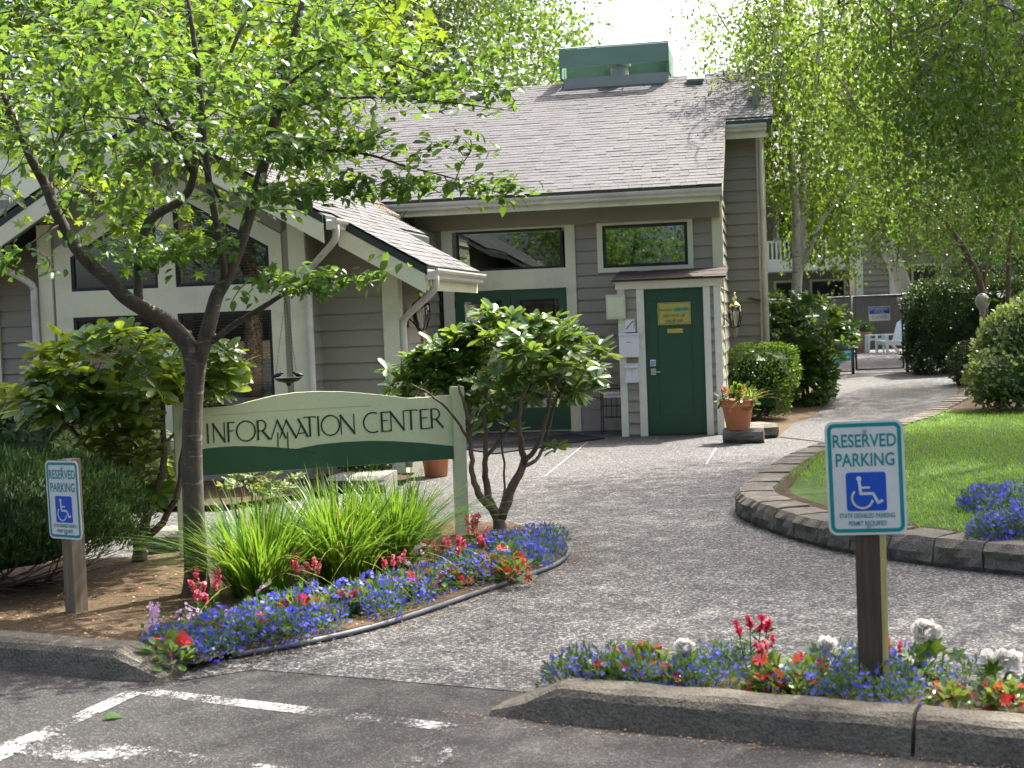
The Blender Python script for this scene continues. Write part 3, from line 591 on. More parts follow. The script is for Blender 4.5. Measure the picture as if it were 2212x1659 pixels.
window([(-8.65, 1.95), (-7.55, 1.95), (-7.55, 2.65), (-8.65, 2.65)], -3.64, None, False)
hp('window_trim', MB().fb(-8.7, -7.5, -3.66, -3.6, 1.87, 1.95).fb(-8.7, -7.5, -3.66, -3.6, 2.65, 2.72), 'trim_white')
# double glazed entrance doors
for (a0, a1) in ((-2.855, -2.034), (-2.026, -1.203)):
    d = hp('door', MB().fb(a0, a0 + .13, 1.08, 1.12, .03, 2.085).fb(a1 - .13, a1, 1.08, 1.12, .03, 2.085).fb(a0 + .13, a1 - .13, 1.08, 1.12, .03, .36).fb(a0 + .13, a1 - .13, 1.08, 1.12, 1.93, 2.085), 'door_green')
    hp('pane', MB().fb(a0 + .13, a1 - .13, 1.095, 1.101, .36, 1.93), 'glass', d); hp('dark_sheet', MB().fb(a0, a1, 2.2, 2.22, 0, 2.1), 'unlit_interior', d)  # the dark sheet stands for the unlit room behind the doors
    hp('curtain', MB().prism([B(a0 + .15, 1.16, 1.9), B(a1 - .15, 1.16, 1.9)] + [B(a1 - .15 - (a1 - a0 - .3) * i / 8, 1.16, 1.83 + .05 * math.sin(math.pi * i / 8)) for i in range(9)], DA * .01), 'blind', d)
    hp('handle', MB().tube([B(a1 - .06 if a0 < -2.5 else a0 + .06, 1.06, .9), B(a1 - .06 if a0 < -2.5 else a0 + .06, 1.06, 1.1)], .012), 'brass_dark', d)
    for z in (.25, 1.05, 1.85): hp('hinge', MB().fb(*((a0 - .012, a0 + .012) if a0 < -2.5 else (a1 - .004, a1 + .018)), 1.062, 1.079, z, z + .1), 'black_iron', d)
hp('notice', MB().fb(-2.70, -2.40, 1.085, 1.092, 1.45, 1.80), 'paper'); hp('threshold', MB().fb(-2.86, -1.2, 1.0, 1.2, .014, .03), 'steel')
# --- key closet with its own shed roof
hp('wall', MB().fb(-.34, .0, .02, 1.08, 0, 2.06).fb(.795, 1.01, .02, 1.08, 0, 2.06).fb(0, .795, .09, 1.0, 0, 2.06), 'wall_core')
cw = house
cwall = hp('closet_face', MB().fb(-.26, -.1, .0, .02, 0, 2.0).fb(.885, .94, .0, .02, 0, 2.0), 'siding')
siding(cwall, B(-.26, 0, 0), UA, .16, .03, 2.0, expo=.155); siding(cwall, B(.885, 0, 0), UA, .055, .03, 2.0, expo=.155); siding(cwall, B(1.012, .05, 0), DA, 1.0, .03, 2.0)
hp('closet_trim', MB().fb(-.355, -.26, -.03, .02, 0, 2.0).fb(-.10, 0, -.03, .055, 0, 2.0).fb(.795, .885, -.03, .055, 0, 2.0).fb(.935, 1.03, -.03, .02, 0, 2.0).fb(1.013, 1.03, .02, .1, 0, 2.0).fb(0, .795, -.03, .055, 1.99, 2.0), 'trim_white')
hp('closet_header', MB().fb(-.375, 1.05, -.06, .02, 2.0, 2.085).fb(-.395, 1.07, -.085, .02, 2.085, 2.115), 'trim_white')
cr = hp('closet_roof', MB().prism([B(-.42, -.15, 2.118), B(-.42, 1.04, 2.26), B(-.42, 1.04, 2.235), B(-.42, -.15, 2.10)], UA * 1.53), 'fascia_dark')
for k in range(6):
    a = -.42
    while a < 1.10:
        wv = rng.choice((.2, .26, .32)); x1 = min(a + wv, 1.11); b0 = -.165 + k * .19; zz = 2.122 + (b0 + .15) * .12
        hp('shingle', MB().prism([B(a, b0, zz), B(x1, b0, zz), B(x1, b0 + .24, zz + .03), B(a, b0 + .24, zz + .03)], UP * rng.choice((.008, .014))), 'closet_shingle', cr); a = x1 + .004
dr = hp('door', MB().fb(.005, .16, .035, .075, .02, 1.985).fb(.635, .79, .035, .075, .02, 1.985).fb(.16, .635, .035, .075, .02, .25).fb(.16, .635, .035, .075, 1.83, 1.985), 'door_green'); dr['label'] = 'dark green panelled key closet door with brass plate'
hp('door_panel', MB().fb(.16, .635, .052, .07, .25, 1.83).fb(.16, .17, .04, .052, .25, 1.83).fb(.625, .635, .04, .052, .25, 1.83).fb(.17, .625, .04, .052, .25, .26).fb(.17, .625, .04, .052, 1.82, 1.83), 'door_green', dr)
def text(s, size, O, dx, up, out, mat, parent, name='lettering', align='CENTER', sx=1.0, depth=.0012, bold=.0):
    cu = bpy.data.curves.new(name, 'FONT'); cu.body = s; cu.size = 1; cu.align_x = align; cu.align_y = 'BOTTOM_BASELINE'; cu.extrude = 0; cu.offset = bold; cu.resolution_u = 3
    tmp = bpy.data.objects.new(name, cu); COL.objects.link(tmp); bpy.context.view_layer.update()
    me = bpy.data.meshes.new_from_object(tmp); bpy.data.objects.remove(tmp); bpy.data.curves.remove(cu)
    dx, up, out = Vector(dx).normalized(), Vector(up).normalized(), Vector(out).normalized(); k = size / .70     # size is the height of a capital
    for v in me.vertices:
        x, y = v.co.x * k * sx, v.co.y * k; v.co = Vector(O) + dx * x + up * y + out * depth
    me.name = name; me.update(); ob = fin(name, me, mat, parent, Vector((0, 0, 0))); return ob
bp = hp('brass_plate', MB().fb(.175, .62, .036, .05, 1.50, 1.80), 'brass', dr)
hp('plate_border', MB().fb(.19, .605, .0345, .0358, 1.785, 1.79).fb(.19, .605, .0345, .0358, 1.512, 1.517).fb(.19, .195, .0345, .0358, 1.517, 1.785).fb(.60, .605, .0345, .0358, 1.517, 1.785), 'letter_green', dr)
hp('plate_mark', MB().prism([B(.40, .0352, 1.68), B(.59, .0352, 1.68), B(.60, .0352, 1.70), B(.59, .0352, 1.725), B(.42, .0352, 1.725), B(.39, .0352, 1.70)], DA * -.001), 'key_teal', dr)
text('AVALON', .030, B(.28, .0355, 1.685), UA, UP, -DA, 'letter_green', dr, bold=.02); text('KEY PICK UP', .036, B(.40, .0355, 1.60), UA, UP, -DA, 'letter_green', dr, bold=.02); text('&', .018, B(.40, .0355, 1.572), UA, UP, -DA, 'letter_green', dr); text('DROP OFF', .036, B(.40, .0355, 1.530), UA, UP, -DA, 'letter_green', dr, bold=.02)
ms = hp('mail_slot', MB().fb(.30, .51, .038, .05, 1.385, 1.445), 'brass', dr); hp('slot_flap', MB().fb(.32, .49, .03, .038, 1.398, 1.432), 'brass', dr)
hp('keypad', MB().fb(.055, .13, .015, .035, .945, 1.035), 'white_plastic', dr, bevel=.008)
for i in range(3):
    for j in range(3): hp('key', MB().fb(.068 + i * .018, .081 + i * .018, .011, .0148, .96 + j * .021, .974 + j * .021), 'sign_blue', dr)
hp('lock_plate', MB().fb(.06, .13, .02, .035, .825, .915), 'steel', dr, bevel=.004); hp('lever', MB().tube([B(.09, .02, .872), B(.09, -.01, .872), B(.10, -.015, .872), B(.19, -.015, .866)], .011), 'steel', dr, smooth=True)
# --- things hung beside the closet
t_ = thing('notice_box', B(-.375, -.05, 1.63), 'cream framed flat notice box high on the closet corner post', 'box')
t0 = t_; hp('case', MB().fb(-.505, -.245, -.10, -.032, 1.60, 1.935), 'cream_plastic', t0, bevel=.006); hp('glass_front', MB().fb(-.485, -.265, -.104, -.1005, 1.625, 1.895), 'sign_pale', t0); hp('latch', MB().fb(-.38, -.365, -.11, -.104, 1.64, 1.66), 'steel', t0)
t0 = thing('envelope_holder', B(-.18, -.03, 1.42), 'small clear wall holder with a white envelope above the white drop box', 'holder')
hp('holder_back', MB().fb(-.275, -.125, -.037, -.031, 1.42, 1.60), 'cream_plastic', t0); hp('envelope', MB().fb(-.265, -.15, -.052, -.038, 1.45, 1.585), 'paper', t0); hp('holder_lip', MB().fb(-.275, -.125, -.062, -.055, 1.42, 1.47), 'white_plastic', t0); hp('pen', MB().tube([B(-.25, -.06, 1.46), B(-.15, -.06, 1.57)], .005, 6), 'black_iron', t0)
t0 = thing('drop_box', B(-.2, -.03, 1.08), 'white metal wall box with a small red mark beside the closet door', 'box')
hp('case', MB().fb(-.345, -.07, -.13, -.032, 1.08, 1.395), 'white_plastic', t0, bevel=.008); hp('lid', MB().fb(-.35, -.065, -.14, -.033, 1.375, 1.405), 'white_plastic', t0, bevel=.004); hp('red_mark', MB().fb(-.25, -.17, -.1315, -.1302, 1.282, 1.289), 'decal_red', t0); hp('lock', MB().fb(-.075, -.062, -.1, -.08, 1.2, 1.24), 'steel', t0)
t0 = thing('brochure_holder', B(-.19, -.03, .74), 'clear brochure holder full of white leaflets below the drop box', 'holder')
hp('back', MB().fb(-.275, -.10, -.04, -.033, .745, .985), 'white_plastic', t0); hp('leaflet', MB().fb(-.27, -.19, -.075, -.042, .77, .965), 'paper', t0); hp('leaflet', MB().fb(-.185, -.105, -.075, -.042, .77, .96), 'paper', t0); hp('tray', MB().fb(-.28, -.095, -.09, -.078, .745, .83).fb(-.28, -.095, -.09, -.033, .738, .745), 'white_plastic', t0); hp('canopy', MB().prism([B(-.285, -.033, 1.0), B(-.285, -.11, .945), B(-.285, -.11, .94), B(-.285, -.033, .99)], UA * .19), 'paper', t0)
# newspaper rack
q = B(-.52, .62, .006); t0 = thing('wire_rack', q, 'black wire newspaper rack standing at the wall left of the closet', 'rack')
for (da_, db) in ((-.17, -.1), (.17, -.1), (-.17, .12), (.17, .12)): hp('leg', MB().tube([q + UA * da_ * 1.05 + DA * db * 1.2, q + UA * da_ + DA * db + UP * .6 + UP * (.08 if db > 0 else 0)], .007, 6), 'black_iron', t0)
for z in (.22, .38, .62): hp('ring', MB().tube([q + UA * a + DA * b_ + UP * z for a, b_ in ((-.17, -.1), (.17, -.1), (.17, .12), (-.17, .12), (-.17, -.1))], .005, 6), 'black_iron', t0)
for i in range(4): hp('wire', MB().tube([q + UA * (-.1 + .07 * i) - DA * .1 + UP * .22, q + UA * (-.1 + .07 * i) - DA * .1 + UP * .62], .004, 5), 'black_iron', t0)
hp('scroll', MB().tube([q + UA * (-.12 + .02 * math.cos(k)) + DA * .12 + UP * (.70 + .03 * math.sin(k)) for k in np.linspace(-1, 4, 9)], .005, 5), 'black_iron', t0)
hp('header_card', MB().obox(q - UA * .13 - DA * .115 + UP * .5, UA * .34, DA * .004, UP * .085), 'paper', t0); text('Redmond Rep', .034, q - UA * .12 - DA * .116 + UP * .527, UA, UP, -DA, 'decal_red', t0, align='LEFT', sx=1.0)
# door mat
c1, c2, c4 = gz(1308, 945, .02), gz(1068, 979, .02), gz(1231, 936, .02); c3 = c2 + c4 - c1
o = MB().prism([Vector((c.x, c.y, .008)) for c in (c1, c2, c3, c4)], UP * .012).build('door_mat', 'mat_black', origin=(*((c1 + c3) / 2).xy, .016)); tag(o, 'large black rubber door mat before the green double doors', 'mat')
# lanterns
def lantern(q, out, label, k=1.0):
    t0 = thing('wall_lantern', q, label, 'lantern'); c = q + out * .16 * k
    hp('backplate', MB().obox(q - UP * .09 * k - out.cross(UP) * .03, out.cross(UP) * .06, out * .015, UP * .18 * k), 'brass_dark', t0)
    hp('bracket', MB().tube(catmull([q + UP * .03, q + out * .08 * k + UP * .0 - UP * .06, c - UP * .17 * k], 4), .008, 6), 'black_iron', t0, smooth=True)
    hp('cap', MB().lathe(c, [(.005, .36 * k), (.014, .34 * k), (.008, .32 * k), (.02, .30 * k), (.033, .275 * k), (.02, .25 * k), (.012, .235 * k), (.03, .22 * k), (.055, .20 * k), (.085 * k, .17 * k), (.075 * k, .165 * k), (.002, .165 * k)], 14), 'brass', t0, smooth=True)
    hp('glass', MB().lathe(c, [(.035, -.13 * k), (.06 * k, -.08 * k), (.085 * k, 0), (.093 * k, .08 * k), (.085 * k, .165 * k), (.083 * k, .165 * k), (.09 * k, .08 * k), (.082 * k, 0), (.057 * k, -.08 * k), (.032, -.125 * k)], 16), 'lamp_glass', t0, smooth=True)
    for i in range(6):
        an = i * math.pi / 3; hp('rib', MB().tube([c + Vector((math.cos(an), math.sin(an), 0)) * r * k * 1.02 + UP * z * k for r, z in ((.04, -.13), (.064, -.08), (.089, 0), (.096, .08), (.087, .17))], .005, 5), 'black_iron', t0)
    hp('candle', MB().lathe(c - UP * .1 * k, [(.012, 0), (.012, .12 * k), (.016, .13 * k), (.016, .17 * k), (.003, .2 * k)], 10), 'paper', t0)
    hp('stem', MB().lathe(c - UP * .42 * k, [(.004, 0), (.012, .02), (.006, .04), (.009, .16 * k), (.022, .19 * k), (.012, .21 * k), (.025, .24 * k), (.012, .26 * k), (.04, .295 * k), (.002, .3 * k)], 12), 'brass_dark', t0, smooth=True)
lantern(B(-2.205, -4.20, 1.70), UA, 'brass and glass lantern on the wing corner behind the left downspout')
lantern(B(1.04, .45, 1.55), UA, 'brass and glass lantern on the wall right of the closet')
# low steps and pots by the building
pot_prof = lambda r, h: [(r * .68, 0), (r * .72, .01), (r * .94, h * .74), (r * .95, h * .75), (r * 1.04, h * .76), (r * 1.07, h * .80), (r * 1.03, h * .82), (r * 1.02, h * .95), (r * 1.07, h * .97), (r * 1.06, h), (r * .93, h), (r * .9, h * .9), (.002, h * .88)]
# ------------------------------------------------------------------ planting beds and lawn
ed = [gz(*q, .03) for q in ((500, 1412), (640, 1388), (800, 1352), (930, 1312), (1050, 1270), (1150, 1236), (1205, 1213), (1228, 1188), (1215, 1165), (1180, 1150), (1100, 1132), (1020, 1129), (940, 1130))]
edc = catmull(ed, 5)
bedL = [(p.x, p.y) for p in ed] + [(-1.3, 10.95), (-2, 10.4), (-2.7, 10.02), (-3.6, 9.9), (-5, 10.0), (-7.5, 11)] + [K(-7.5, .22).xy[:], K(-.15, .22).xy[:], K(.06, .25).xy[:]]
sheet('flower_bed', bedL, .04, 'bark_bed')
BZ = lambda q: .10 * min(1, max(.04, ((Vector((q[0], q[1], 0)) - K0).dot(KD) - 1.62) / .5))
sv = [1.84, 1.9, 1.98, 2.15, 2.5, 3.0, 3.6, 4.2, 5.0, 6.5]; bw = [.30, .36, .46, .55, .64, .70, .74, .77, .79, .8]
mb = MB(); n_ = len(sv)
for s_, w_ in zip(sv, bw):
    for f_ in (0, .5, .85, 1.0): q = K(s_, .2 + (w_ - .2) * f_ + (.05 if f_ == 1 else 0)); mb.v.append((q.x, q.y, BZ(q) * (1.15 if f_ == .5 else 1) if f_ < 1 else .008))
for i in range(n_ - 1):
    for k in range(3): mb.f.append((i * 4 + k, (i + 1) * 4 + k, (i + 1) * 4 + k + 1, i * 4 + k + 1))
o = mb.build('flower_bed', 'bark_bed', smooth=True); structure(o)
if o.data.polygons[0].normal.z < 0: o.data.flip_normals()
# foundation beds along the wing and right of the closet
sheet('foundation_bed', [B(-8, -6.9, 0).xy[:], B(-3.3, -6.9, 0).xy[:], B(-2.4, -5.6, 0).xy[:], B(-2.05, -5.1, 0).xy[:], B(-2.1, -4.5, 0).xy[:], B(-8, -4.5, 0).xy[:]], .06, 'soil')
sheet('shrub_bed', [B(1.03, -.55, 0).xy[:], B(1.7, -.75, 0).xy[:], gz(1705, 918, .05).xy[:], gz(1768, 892, .06).xy[:], (5.2, 23.2), B(1.7, 9.5, 0).xy[:], B(1.03, .5, 0).xy[:]], .02, 'bark_bed')
e_ = MB().tube([p + UP * -.008 for p in edc], .016, 8)
o = e_.build('bed_edging', 'pipe_grey', origin=(*ed[6].xy, .0), smooth=True); tag(o, 'dark grey plastic pipe edging curving round the left flower bed', 'edging')
# lawn behind the block wall: gently mounded turf
def inside(poly, x, y):
    c = False; n = len(poly)
    for i in range(n):
        x1, y1 = poly[i]; x2, y2 = poly[i - 1]
        if (y1 > y) != (y2 > y) and x < (x2 - x1) * (y - y1) / (y2 - y1) + x1: c = not c
    return c
inner = []
for i in range(1, len(wall_pts) - 1):
    tg = (wall_pts[i + 1] - wall_pts[i - 1]).normalized(); inner.append(((wall_pts[i].x - tg.y * .27), (wall_pts[i].y + tg.x * .27)))
lawn_poly = inner[6:] + [(9, 6.5), (14, 12), (14, 24), (8.5, 23)]
LZ = lambda x, y: .165 + .03 * math.sin(x * .8) + .05 * max(0, x - 3.2) * .35
sheet('lawn_soil', lawn_poly, .172, 'lawn_ground')
sheet('bark_ground', [(7.2, 21.5), (5.6, 18.9), (6.6, 18.2), (8.5, 16.5), (16, 15.5), (16, 24)], .179, 'bark_bed')
mb = MB(); mb.add([(x, y, .02) for x, y in inner] + [(x, y, .17) for x, y in inner] + [(x + (2.6 - x) * .06 + .12, y, .18) for x, y in inner], [(i, i + 1, i + 1 + len(inner), i + len(inner)) for i in range(len(inner) - 1)] + [(i + len(inner), i + 1 + len(inner), i + 1 + 2 * len(inner), i + 2 * len(inner)) for i in range(len(inner) - 1)])
structure(mb.build('lawn_margin', 'soil'))
# ------------------------------------------------------------------ information sign
sR = gz(1000, 1158, .03); sRp = Vector((sR.x, sR.y, 0)); sLp = Vector((-2.34, 9.94, 0)); SD = (sRp - sLp).normalized(); SN = Vector((SD.y, -SD.x, 0))
SQ = sRp - SD * .05
def sp_(x, y, off=0):      # pixel to the plane of the sign's face
    d = ray(x, y); o = SQ + SN * off; t = (o - CAM).dot(SN) / d.dot(SN); return CAM + d * t
isg = thing('information_sign', (*sRp.xy, .03), 'pale green arched sign board on two posts reading INFORMATION CENTER', 'sign')
top_e = [(398, 886), (440, 882), (500, 877), (512, 875), (545, 866), (590, 855), (640, 848), (690, 845.5), (740, 846), (790, 850), (840, 855), (882, 860.5), (930, 857.5), (979, 852.5)]
bot_e = [(979, 991.5), (800, 1004), (600, 1017), (398, 1031)]
face = [sp_(*q) for q in top_e + bot_e]
hp('board', MB().prism(face, SN * -.045), 'sign_pale', isg)
hill = [(400, 977), (450, 968), (500, 964), (545, 963.5), (590, 966), (637, 970), (690, 960), (740, 955), (800, 952), (850, 953), (910, 956.5), (978, 963.5)]
hp('hill_panel', MB().prism([sp_(x, y, .001) for x, y in hill] + [sp_(x, y + (-.6), .001) for x, y in bot_e], SN * .003), 'sign_green', isg)
mb = MB()
for a, b in zip([(585, 965.5), (637, 969.5), (680, 978)][:-1], [(585, 965.5), (637, 969.5), (680, 978)][1:]): mb.prism([sp_(*a, .0045), sp_(*b, .0045), sp_(b[0], b[1] + 1.6, .0045), sp_(a[0], a[1] + 1.6, .0045)], SN * .001)
hp('hill_line', mb, 'letter_green', isg)
hp('cap_line', MB().prism([sp_(x, y + 18, .0005) for x, y in ((450, 880), (600, 868.5), (800, 858))] + [sp_(x, y + 18.7, .0005) for x, y in ((800, 858), (600, 868.5), (450, 880))], SN * .001), 'sign_seam', isg)
for c in (sRp, sLp - SD * .05):
    zt = 1.165; hp('post', MB().obox(c - SD * .047 - SN * .06 + UP * -.1, SD * .094, SN * .094, UP * (zt + .1)), 'sign_pale', isg, bevel=.006)
CAPH = 43; base_y = lambda x: 958 - (x - 450) * .0671
def stroke(mb, p, q, w):
    p, q = Vector(p), Vector(q); d = (q - p).normalized(); n = Vector((-d.y, d.x)) * w / 2
    mb.prism([sp_(*v, .0012) for v in (p - n, q - n, q + n, p + n)], SN * .0025)
TK, TN = 4.4, 2.3
def letter(ch, x0, x1):
    mb = MB(); w = x1 - x0
    P = lambda u, v: (x0 + u * w - v * 2.2, base_y(x0 + u * w) - v * CAPH)
    ln = lambda a, b, c, d, t: stroke(mb, P(a, b), P(c, d), t)
    def arc(cx, cy, rx, ry, a0, a1, n=14, vary=True):
        for i in range(n):
            t0, t1 = math.radians(a0 + (a1 - a0) * i / n), math.radians(a0 + (a1 - a0) * (i + 1.12) / n); tt = TN + (TK - TN) * (abs(math.cos((t0 + t1) / 2 + .5)) if vary else 0) * .55
            ln(cx + rx * math.cos(t0), cy + ry * math.sin(t0), cx + rx * math.cos(t1), cy + ry * math.sin(t1), tt)
    if ch == 'I': ln(.5, 0, .5, 1, TK * .85)
    if ch == 'N': ln(.06, 0, .06, .98, TN); ln(0, 1, 1, .0, TK); ln(.97, 0, .97, 1, TN)
    if ch == 'F': ln(.15, 0, .15, 1, TK); ln(.1, .98, 1, .98, TN); ln(.1, .55, .8, .55, TN)
    if ch == 'E': ln(.15, 0, .15, 1, TK); ln(.1, .98, 1, .98, TN); ln(.1, .56, .8, .56, TN); ln(.1, .02, 1, .02, TN); ln(1, .02, 1.05, .1, TN)
    if ch == 'O': arc(.5, .5, .49, .5, 0, 360, 26)
    if ch == 'C': arc(.62, .5, .6, .5, 62, 298, 20)
    if ch == 'R': ln(.12, 0, .12, 1, TK); ln(.1, .98, .4, .98, TN); arc(.4, .72, .34, .26, 90, -90, 12); ln(.1, .46, .4, .46, TN); ln(.45, .46, 1, 0, TK)
    if ch == 'T': ln(.5, 0, .5, 1, TK); ln(0, .95, .02, 1, TN); ln(0, .99, 1, .99, TN); ln(1, .99, 1.03, .93, TN)
    hp('letter', mb, 'letter_green', isg)
for ch, a, b in (('I', 447, 453), ('N', 461, 487), ('F', 492, 509), ('O', 512, 553), ('R', 555, 583), ('T', 658, 683), ('I', 686, 692), ('O', 695, 735), ('N', 736, 767), ('C', 786, 820), ('E', 823, 843), ('N', 844, 874), ('T', 876, 902), ('E', 907, 928), ('R', 930, 958)): letter(ch, a, b)
zz2 = lambda x, y: (546 + .2741 * x, 788.3 + .2741 * y)
mb = MB()
for x0, y0, x1, y1, t in ((145, 587, 195, 430, TN), (190, 432, 262, 578, TK), (213, 580, 266, 428, TN), (260, 430, 345, 576, TK), (197, 530, 200, 655, TN), (275, 525, 279, 660, TN)): stroke(mb, zz2(x0, y0), zz2(x1, y1), t)
hp('letter', mb, 'letter_green', isg); mb = MB()
for x0, y0, x1, y1, t in ((345, 572, 382, 470, TN), (356, 422, 436, 566, TK), (362, 540, 418, 533, TN)): stroke(mb, zz2(x0, y0), zz2(x1, y1), t)
hp('letter', mb, 'letter_green', isg)
# ------------------------------------------------------------------ reserved parking signs
def rrect(w, h, r, n=6):
    out = []
    for cx, cy, a0 in ((w / 2 - r, h / 2 - r, 0), (-w / 2 + r, h / 2 - r, 90), (-w / 2 + r, -h / 2 + r, 180), (w / 2 - r, -h / 2 + r, 270)):
        for i in range(n + 1): an = math.radians(a0 + 90 * i / n); out.append((cx + r * math.cos(an), cy + r * math.sin(an)))
    return out
def parking_sign(ctr, yaw, base, label, post, tilt=0, lath=False, posth=None):
    dx = Vector((math.cos(yaw), math.sin(yaw), 0)); nn = Vector((dx.y, -dx.x, 0)); up = (UP + dx * tilt).normalized(); dx = up.cross(nn) * -1; dx = dx if dx.x > 0 else -dx
    W, H = .305, .457; t0 = thing('parking_sign', (*base.xy, base.z), label, 'sign')
    Q = lambda x, y, o=0: ctr + dx * x + up * y + nn * o
    hp('plate', MB().prism([Q(x, y, 0) for x, y in rrect(W, H, .035)], nn * -.003), 'sign_white', t0)
    def ring(w0, h0, r0, w1, h1, r1, mat, nm, o):
        A, C_ = rrect(w0, h0, r0), rrect(w1, h1, r1); n = len(A); mb = MB()
        mb.add([Q(x, y, o) for x, y in A] + [Q(x, y, o) for x, y in C_], [(i, (i + 1) % n, (i + 1) % n + n, i + n) for i in range(n)]); hp(nm, mb, mat, t0)
    ring(W - .02, H - .02, .027, W - .05, H - .05, .014, 'sign_teal', 'border', .0008)
    for s_, sz, y, sx in (('RESERVED', .051, .124, .76), ('PARKING', .051, .048, .76), ('STATE DISABLED PARKING', .0185, -.160, .68), ('PERMIT REQUIRED', .0185, -.191, .68)):
        text(s_, sz, Q(0, y), dx, up, nn, 'sign_teal', t0, sx=sx, bold=.017)
    hp('symbol_panel', MB().prism([Q(x, y - .055, .0008) for x, y in rrect(.155, .155, .012)], nn * .0004), 'sign_blue', t0)
    mb = MB()
    def seg(pts, w, o=.0016):
        for a, b in zip(pts[:-1], pts[1:]):
            a, b = Vector(a), Vector(b); d = (b - a).normalized(); n2 = Vector((-d.y, d.x)) * w / 2; a = a - d * w * .3; b = b + d * w * .3
            mb.prism([Q(v.x, v.y - .055, o) for v in (a - n2, b - n2, b + n2, a + n2)], nn * .0003)
    mb.prism([Q(-.027 + .010 * math.cos(k), .052 - .055 + .010 * math.sin(k), .0016) for k in np.linspace(0, 2 * math.pi, 13)[:-1]], nn * .0003)
    seg([(-.026, .045), (-.022, -.008), (.026, -.008), (.044, -.045), (.060, -.037)], .011); seg([(-.023, .016), (.012, .016)], .008, .0021)
    seg([(-.016 + .040 * math.cos(k), -.026 + .040 * math.sin(k)) for k in np.linspace(math.radians(140), math.radians(345), 14)], .0085, .0026)
    hp('wheelchair_symbol', mb, 'sign_white', t0)
    for y in (.185, -.197): hp('bolt', MB().tube([Q(.004, y, -.004), Q(.004, y, .006)], .008, 8), 'steel', t0)
    c = ctr - nn * .052; w2 = .047; zt = (posth if posth else ctr.z + .12)
    hp('post', MB().obox(Vector((c.x, c.y, -.2)) - dx * w2 - nn * w2, dx * 2 * w2, nn * 2 * w2, UP * (zt + .2)), post, t0, bevel=.004)
    if lath: hp('lath', MB().obox(Vector((c.x, c.y, -.1)) + dx * (w2 + .001) - nn * w2 * .6, dx * .024, nn * w2 * 1.6, UP * (zt + .06)), 'post_yellow', t0)
    return t0
ctr = atY(1870, 1032, 5.50); parking_sign(ctr, math.radians(-13), Vector((ctr.x, ctr.y + .05, .1)), 'reserved disabled parking sign on a brown post amid the right flower bed', 'post_brown', -.018, True)
ctr = atY(137, 1080, 8.03); parking_sign(ctr, math.radians(-36), Vector((ctr.x, ctr.y + .05, .04)), 'reserved disabled parking sign on a grey post beside the dark hedge at left', 'post_grey', -.02, False, ctr.z + .235)
# ------------------------------------------------------------------ pots, stones
def pot(q, r, h, label, mat='terracotta'):
    t0 = thing('flower_pot', q, label, 'pot'); hp('pot_body', MB().lathe(q, pot_prof(r, h), 28), mat, t0, smooth=True); return t0
stq = gz(1610, 958, .02)
for i, (px, py, yaw, lb) in enumerate(((1606, 958, -.15, 'split grey stone block under the terracotta pot by the closet'), (1652, 948, .35, 'split grey stone block just right of the one under the pot'))):
    q = gz(px, py, .0); o = bpy.data.objects.new('stone_block', bm[i]); COL.objects.link(o)
    o.matrix_basis = Matrix.Translation((q.x, q.y, .005)) @ Matrix.Rotation(yaw - PH * (1 if i == 0 else 0), 4, 'Z') @ Matrix.Diagonal((.52 if i == 0 else .40, .40, .185, 1)); tag(o, lb, 'stone')
pq = gz(1598, 928, .175); PQ = Vector((pq.x, pq.y + .12, .165)); pot(PQ, .20, .38, 'large terracotta pot with mixed flowers on a stone block beside the closet')
pot2 = Vector((*gz(940, 1030, .02).xy, .006)); pot2.y += .2; pot(pot2, .17, .42, 'plain terracotta pot on the path behind the information sign')
for (px, py, sx, sy, sz, lb) in ((770, 1062, .62, .5, .17, 'flat grey stone slab step by the wing behind the sign'), (372, 1192, .42, .3, .17, 'rough grey stone slab left of the cherry trunk by the path')):
    q = gz(px, py, .014); me = bm[3].copy(); me.materials.clear(); me.materials.append(M['boulder']); o = bpy.data.objects.new('stone_slab', me); COL.objects.link(o)
    o.matrix_basis = Matrix.Translation((q.x, q.y, .0)) @ Matrix.Rotation(-.3, 4, 'Z') @ Matrix.Diagonal((sx, sy, sz, 1)); tag(o, lb, 'stone')
# ------------------------------------------------------------------ hanging bird bath
HB = atY(617, 640, 8.2); bb = atY(623, 822, 8.2)
t0 = thing('bird_bath', (bb.x, bb.y, bb.z), 'dark metal hanging bird bath with two small birds, chained to the cherry branch', 'bird bath')
hp('dish', MB().lathe(bb, [(.003, -.035), (.012, -.03), (.014, -.018), (.03, -.012), (.06, -.004), (.08, .012), (.083, .018), (.079, .018), (.058, .004), (.002, .0)], 22), 'black_iron', t0, smooth=True)
for k in (0.2, 2.3, 4.4):
    e = bb + Vector((.078 * math.cos(k + 2.9), .078 * math.sin(k + 2.9), .016)); n = 46; mb = MB()
    for i in range(n):
        a = HB.lerp(e, i / n); b_ = HB.lerp(e, (i + .85) / n); s_ = Vector((.0022, 0, 0)) if i % 2 else Vector((0, .0022, 0)); mb.tube([a + s_, b_ + s_], .0011, 4); mb.tube([a - s_, b_ - s_], .0011, 4)
    stuff(hp('chain', mb, 'black_iron', t0))
for (dx_, sgn) in ((-.062, 1), (.06, -1)):
    q = bb + Vector((dx_, -.01, .034)); bd = MB(); ax = Vector((sgn, .2, .25)).normalized()
    pts = [q - ax * .034, q - ax * .02, q, q + ax * .014, q + ax * .022 + UP * .006, q + ax * .032 + UP * .004, q + ax * .040]
    bd.tube(pts, [.003, .009, .014, .012, .010, .006, .0008], 8); hp('bird_figure', bd, 'black_iron', t0, smooth=True)
hp('hook', MB().tube([HB + UP * .03, HB + Vector((.015, 0, .02)), HB], .003, 5), 'black_iron', t0)
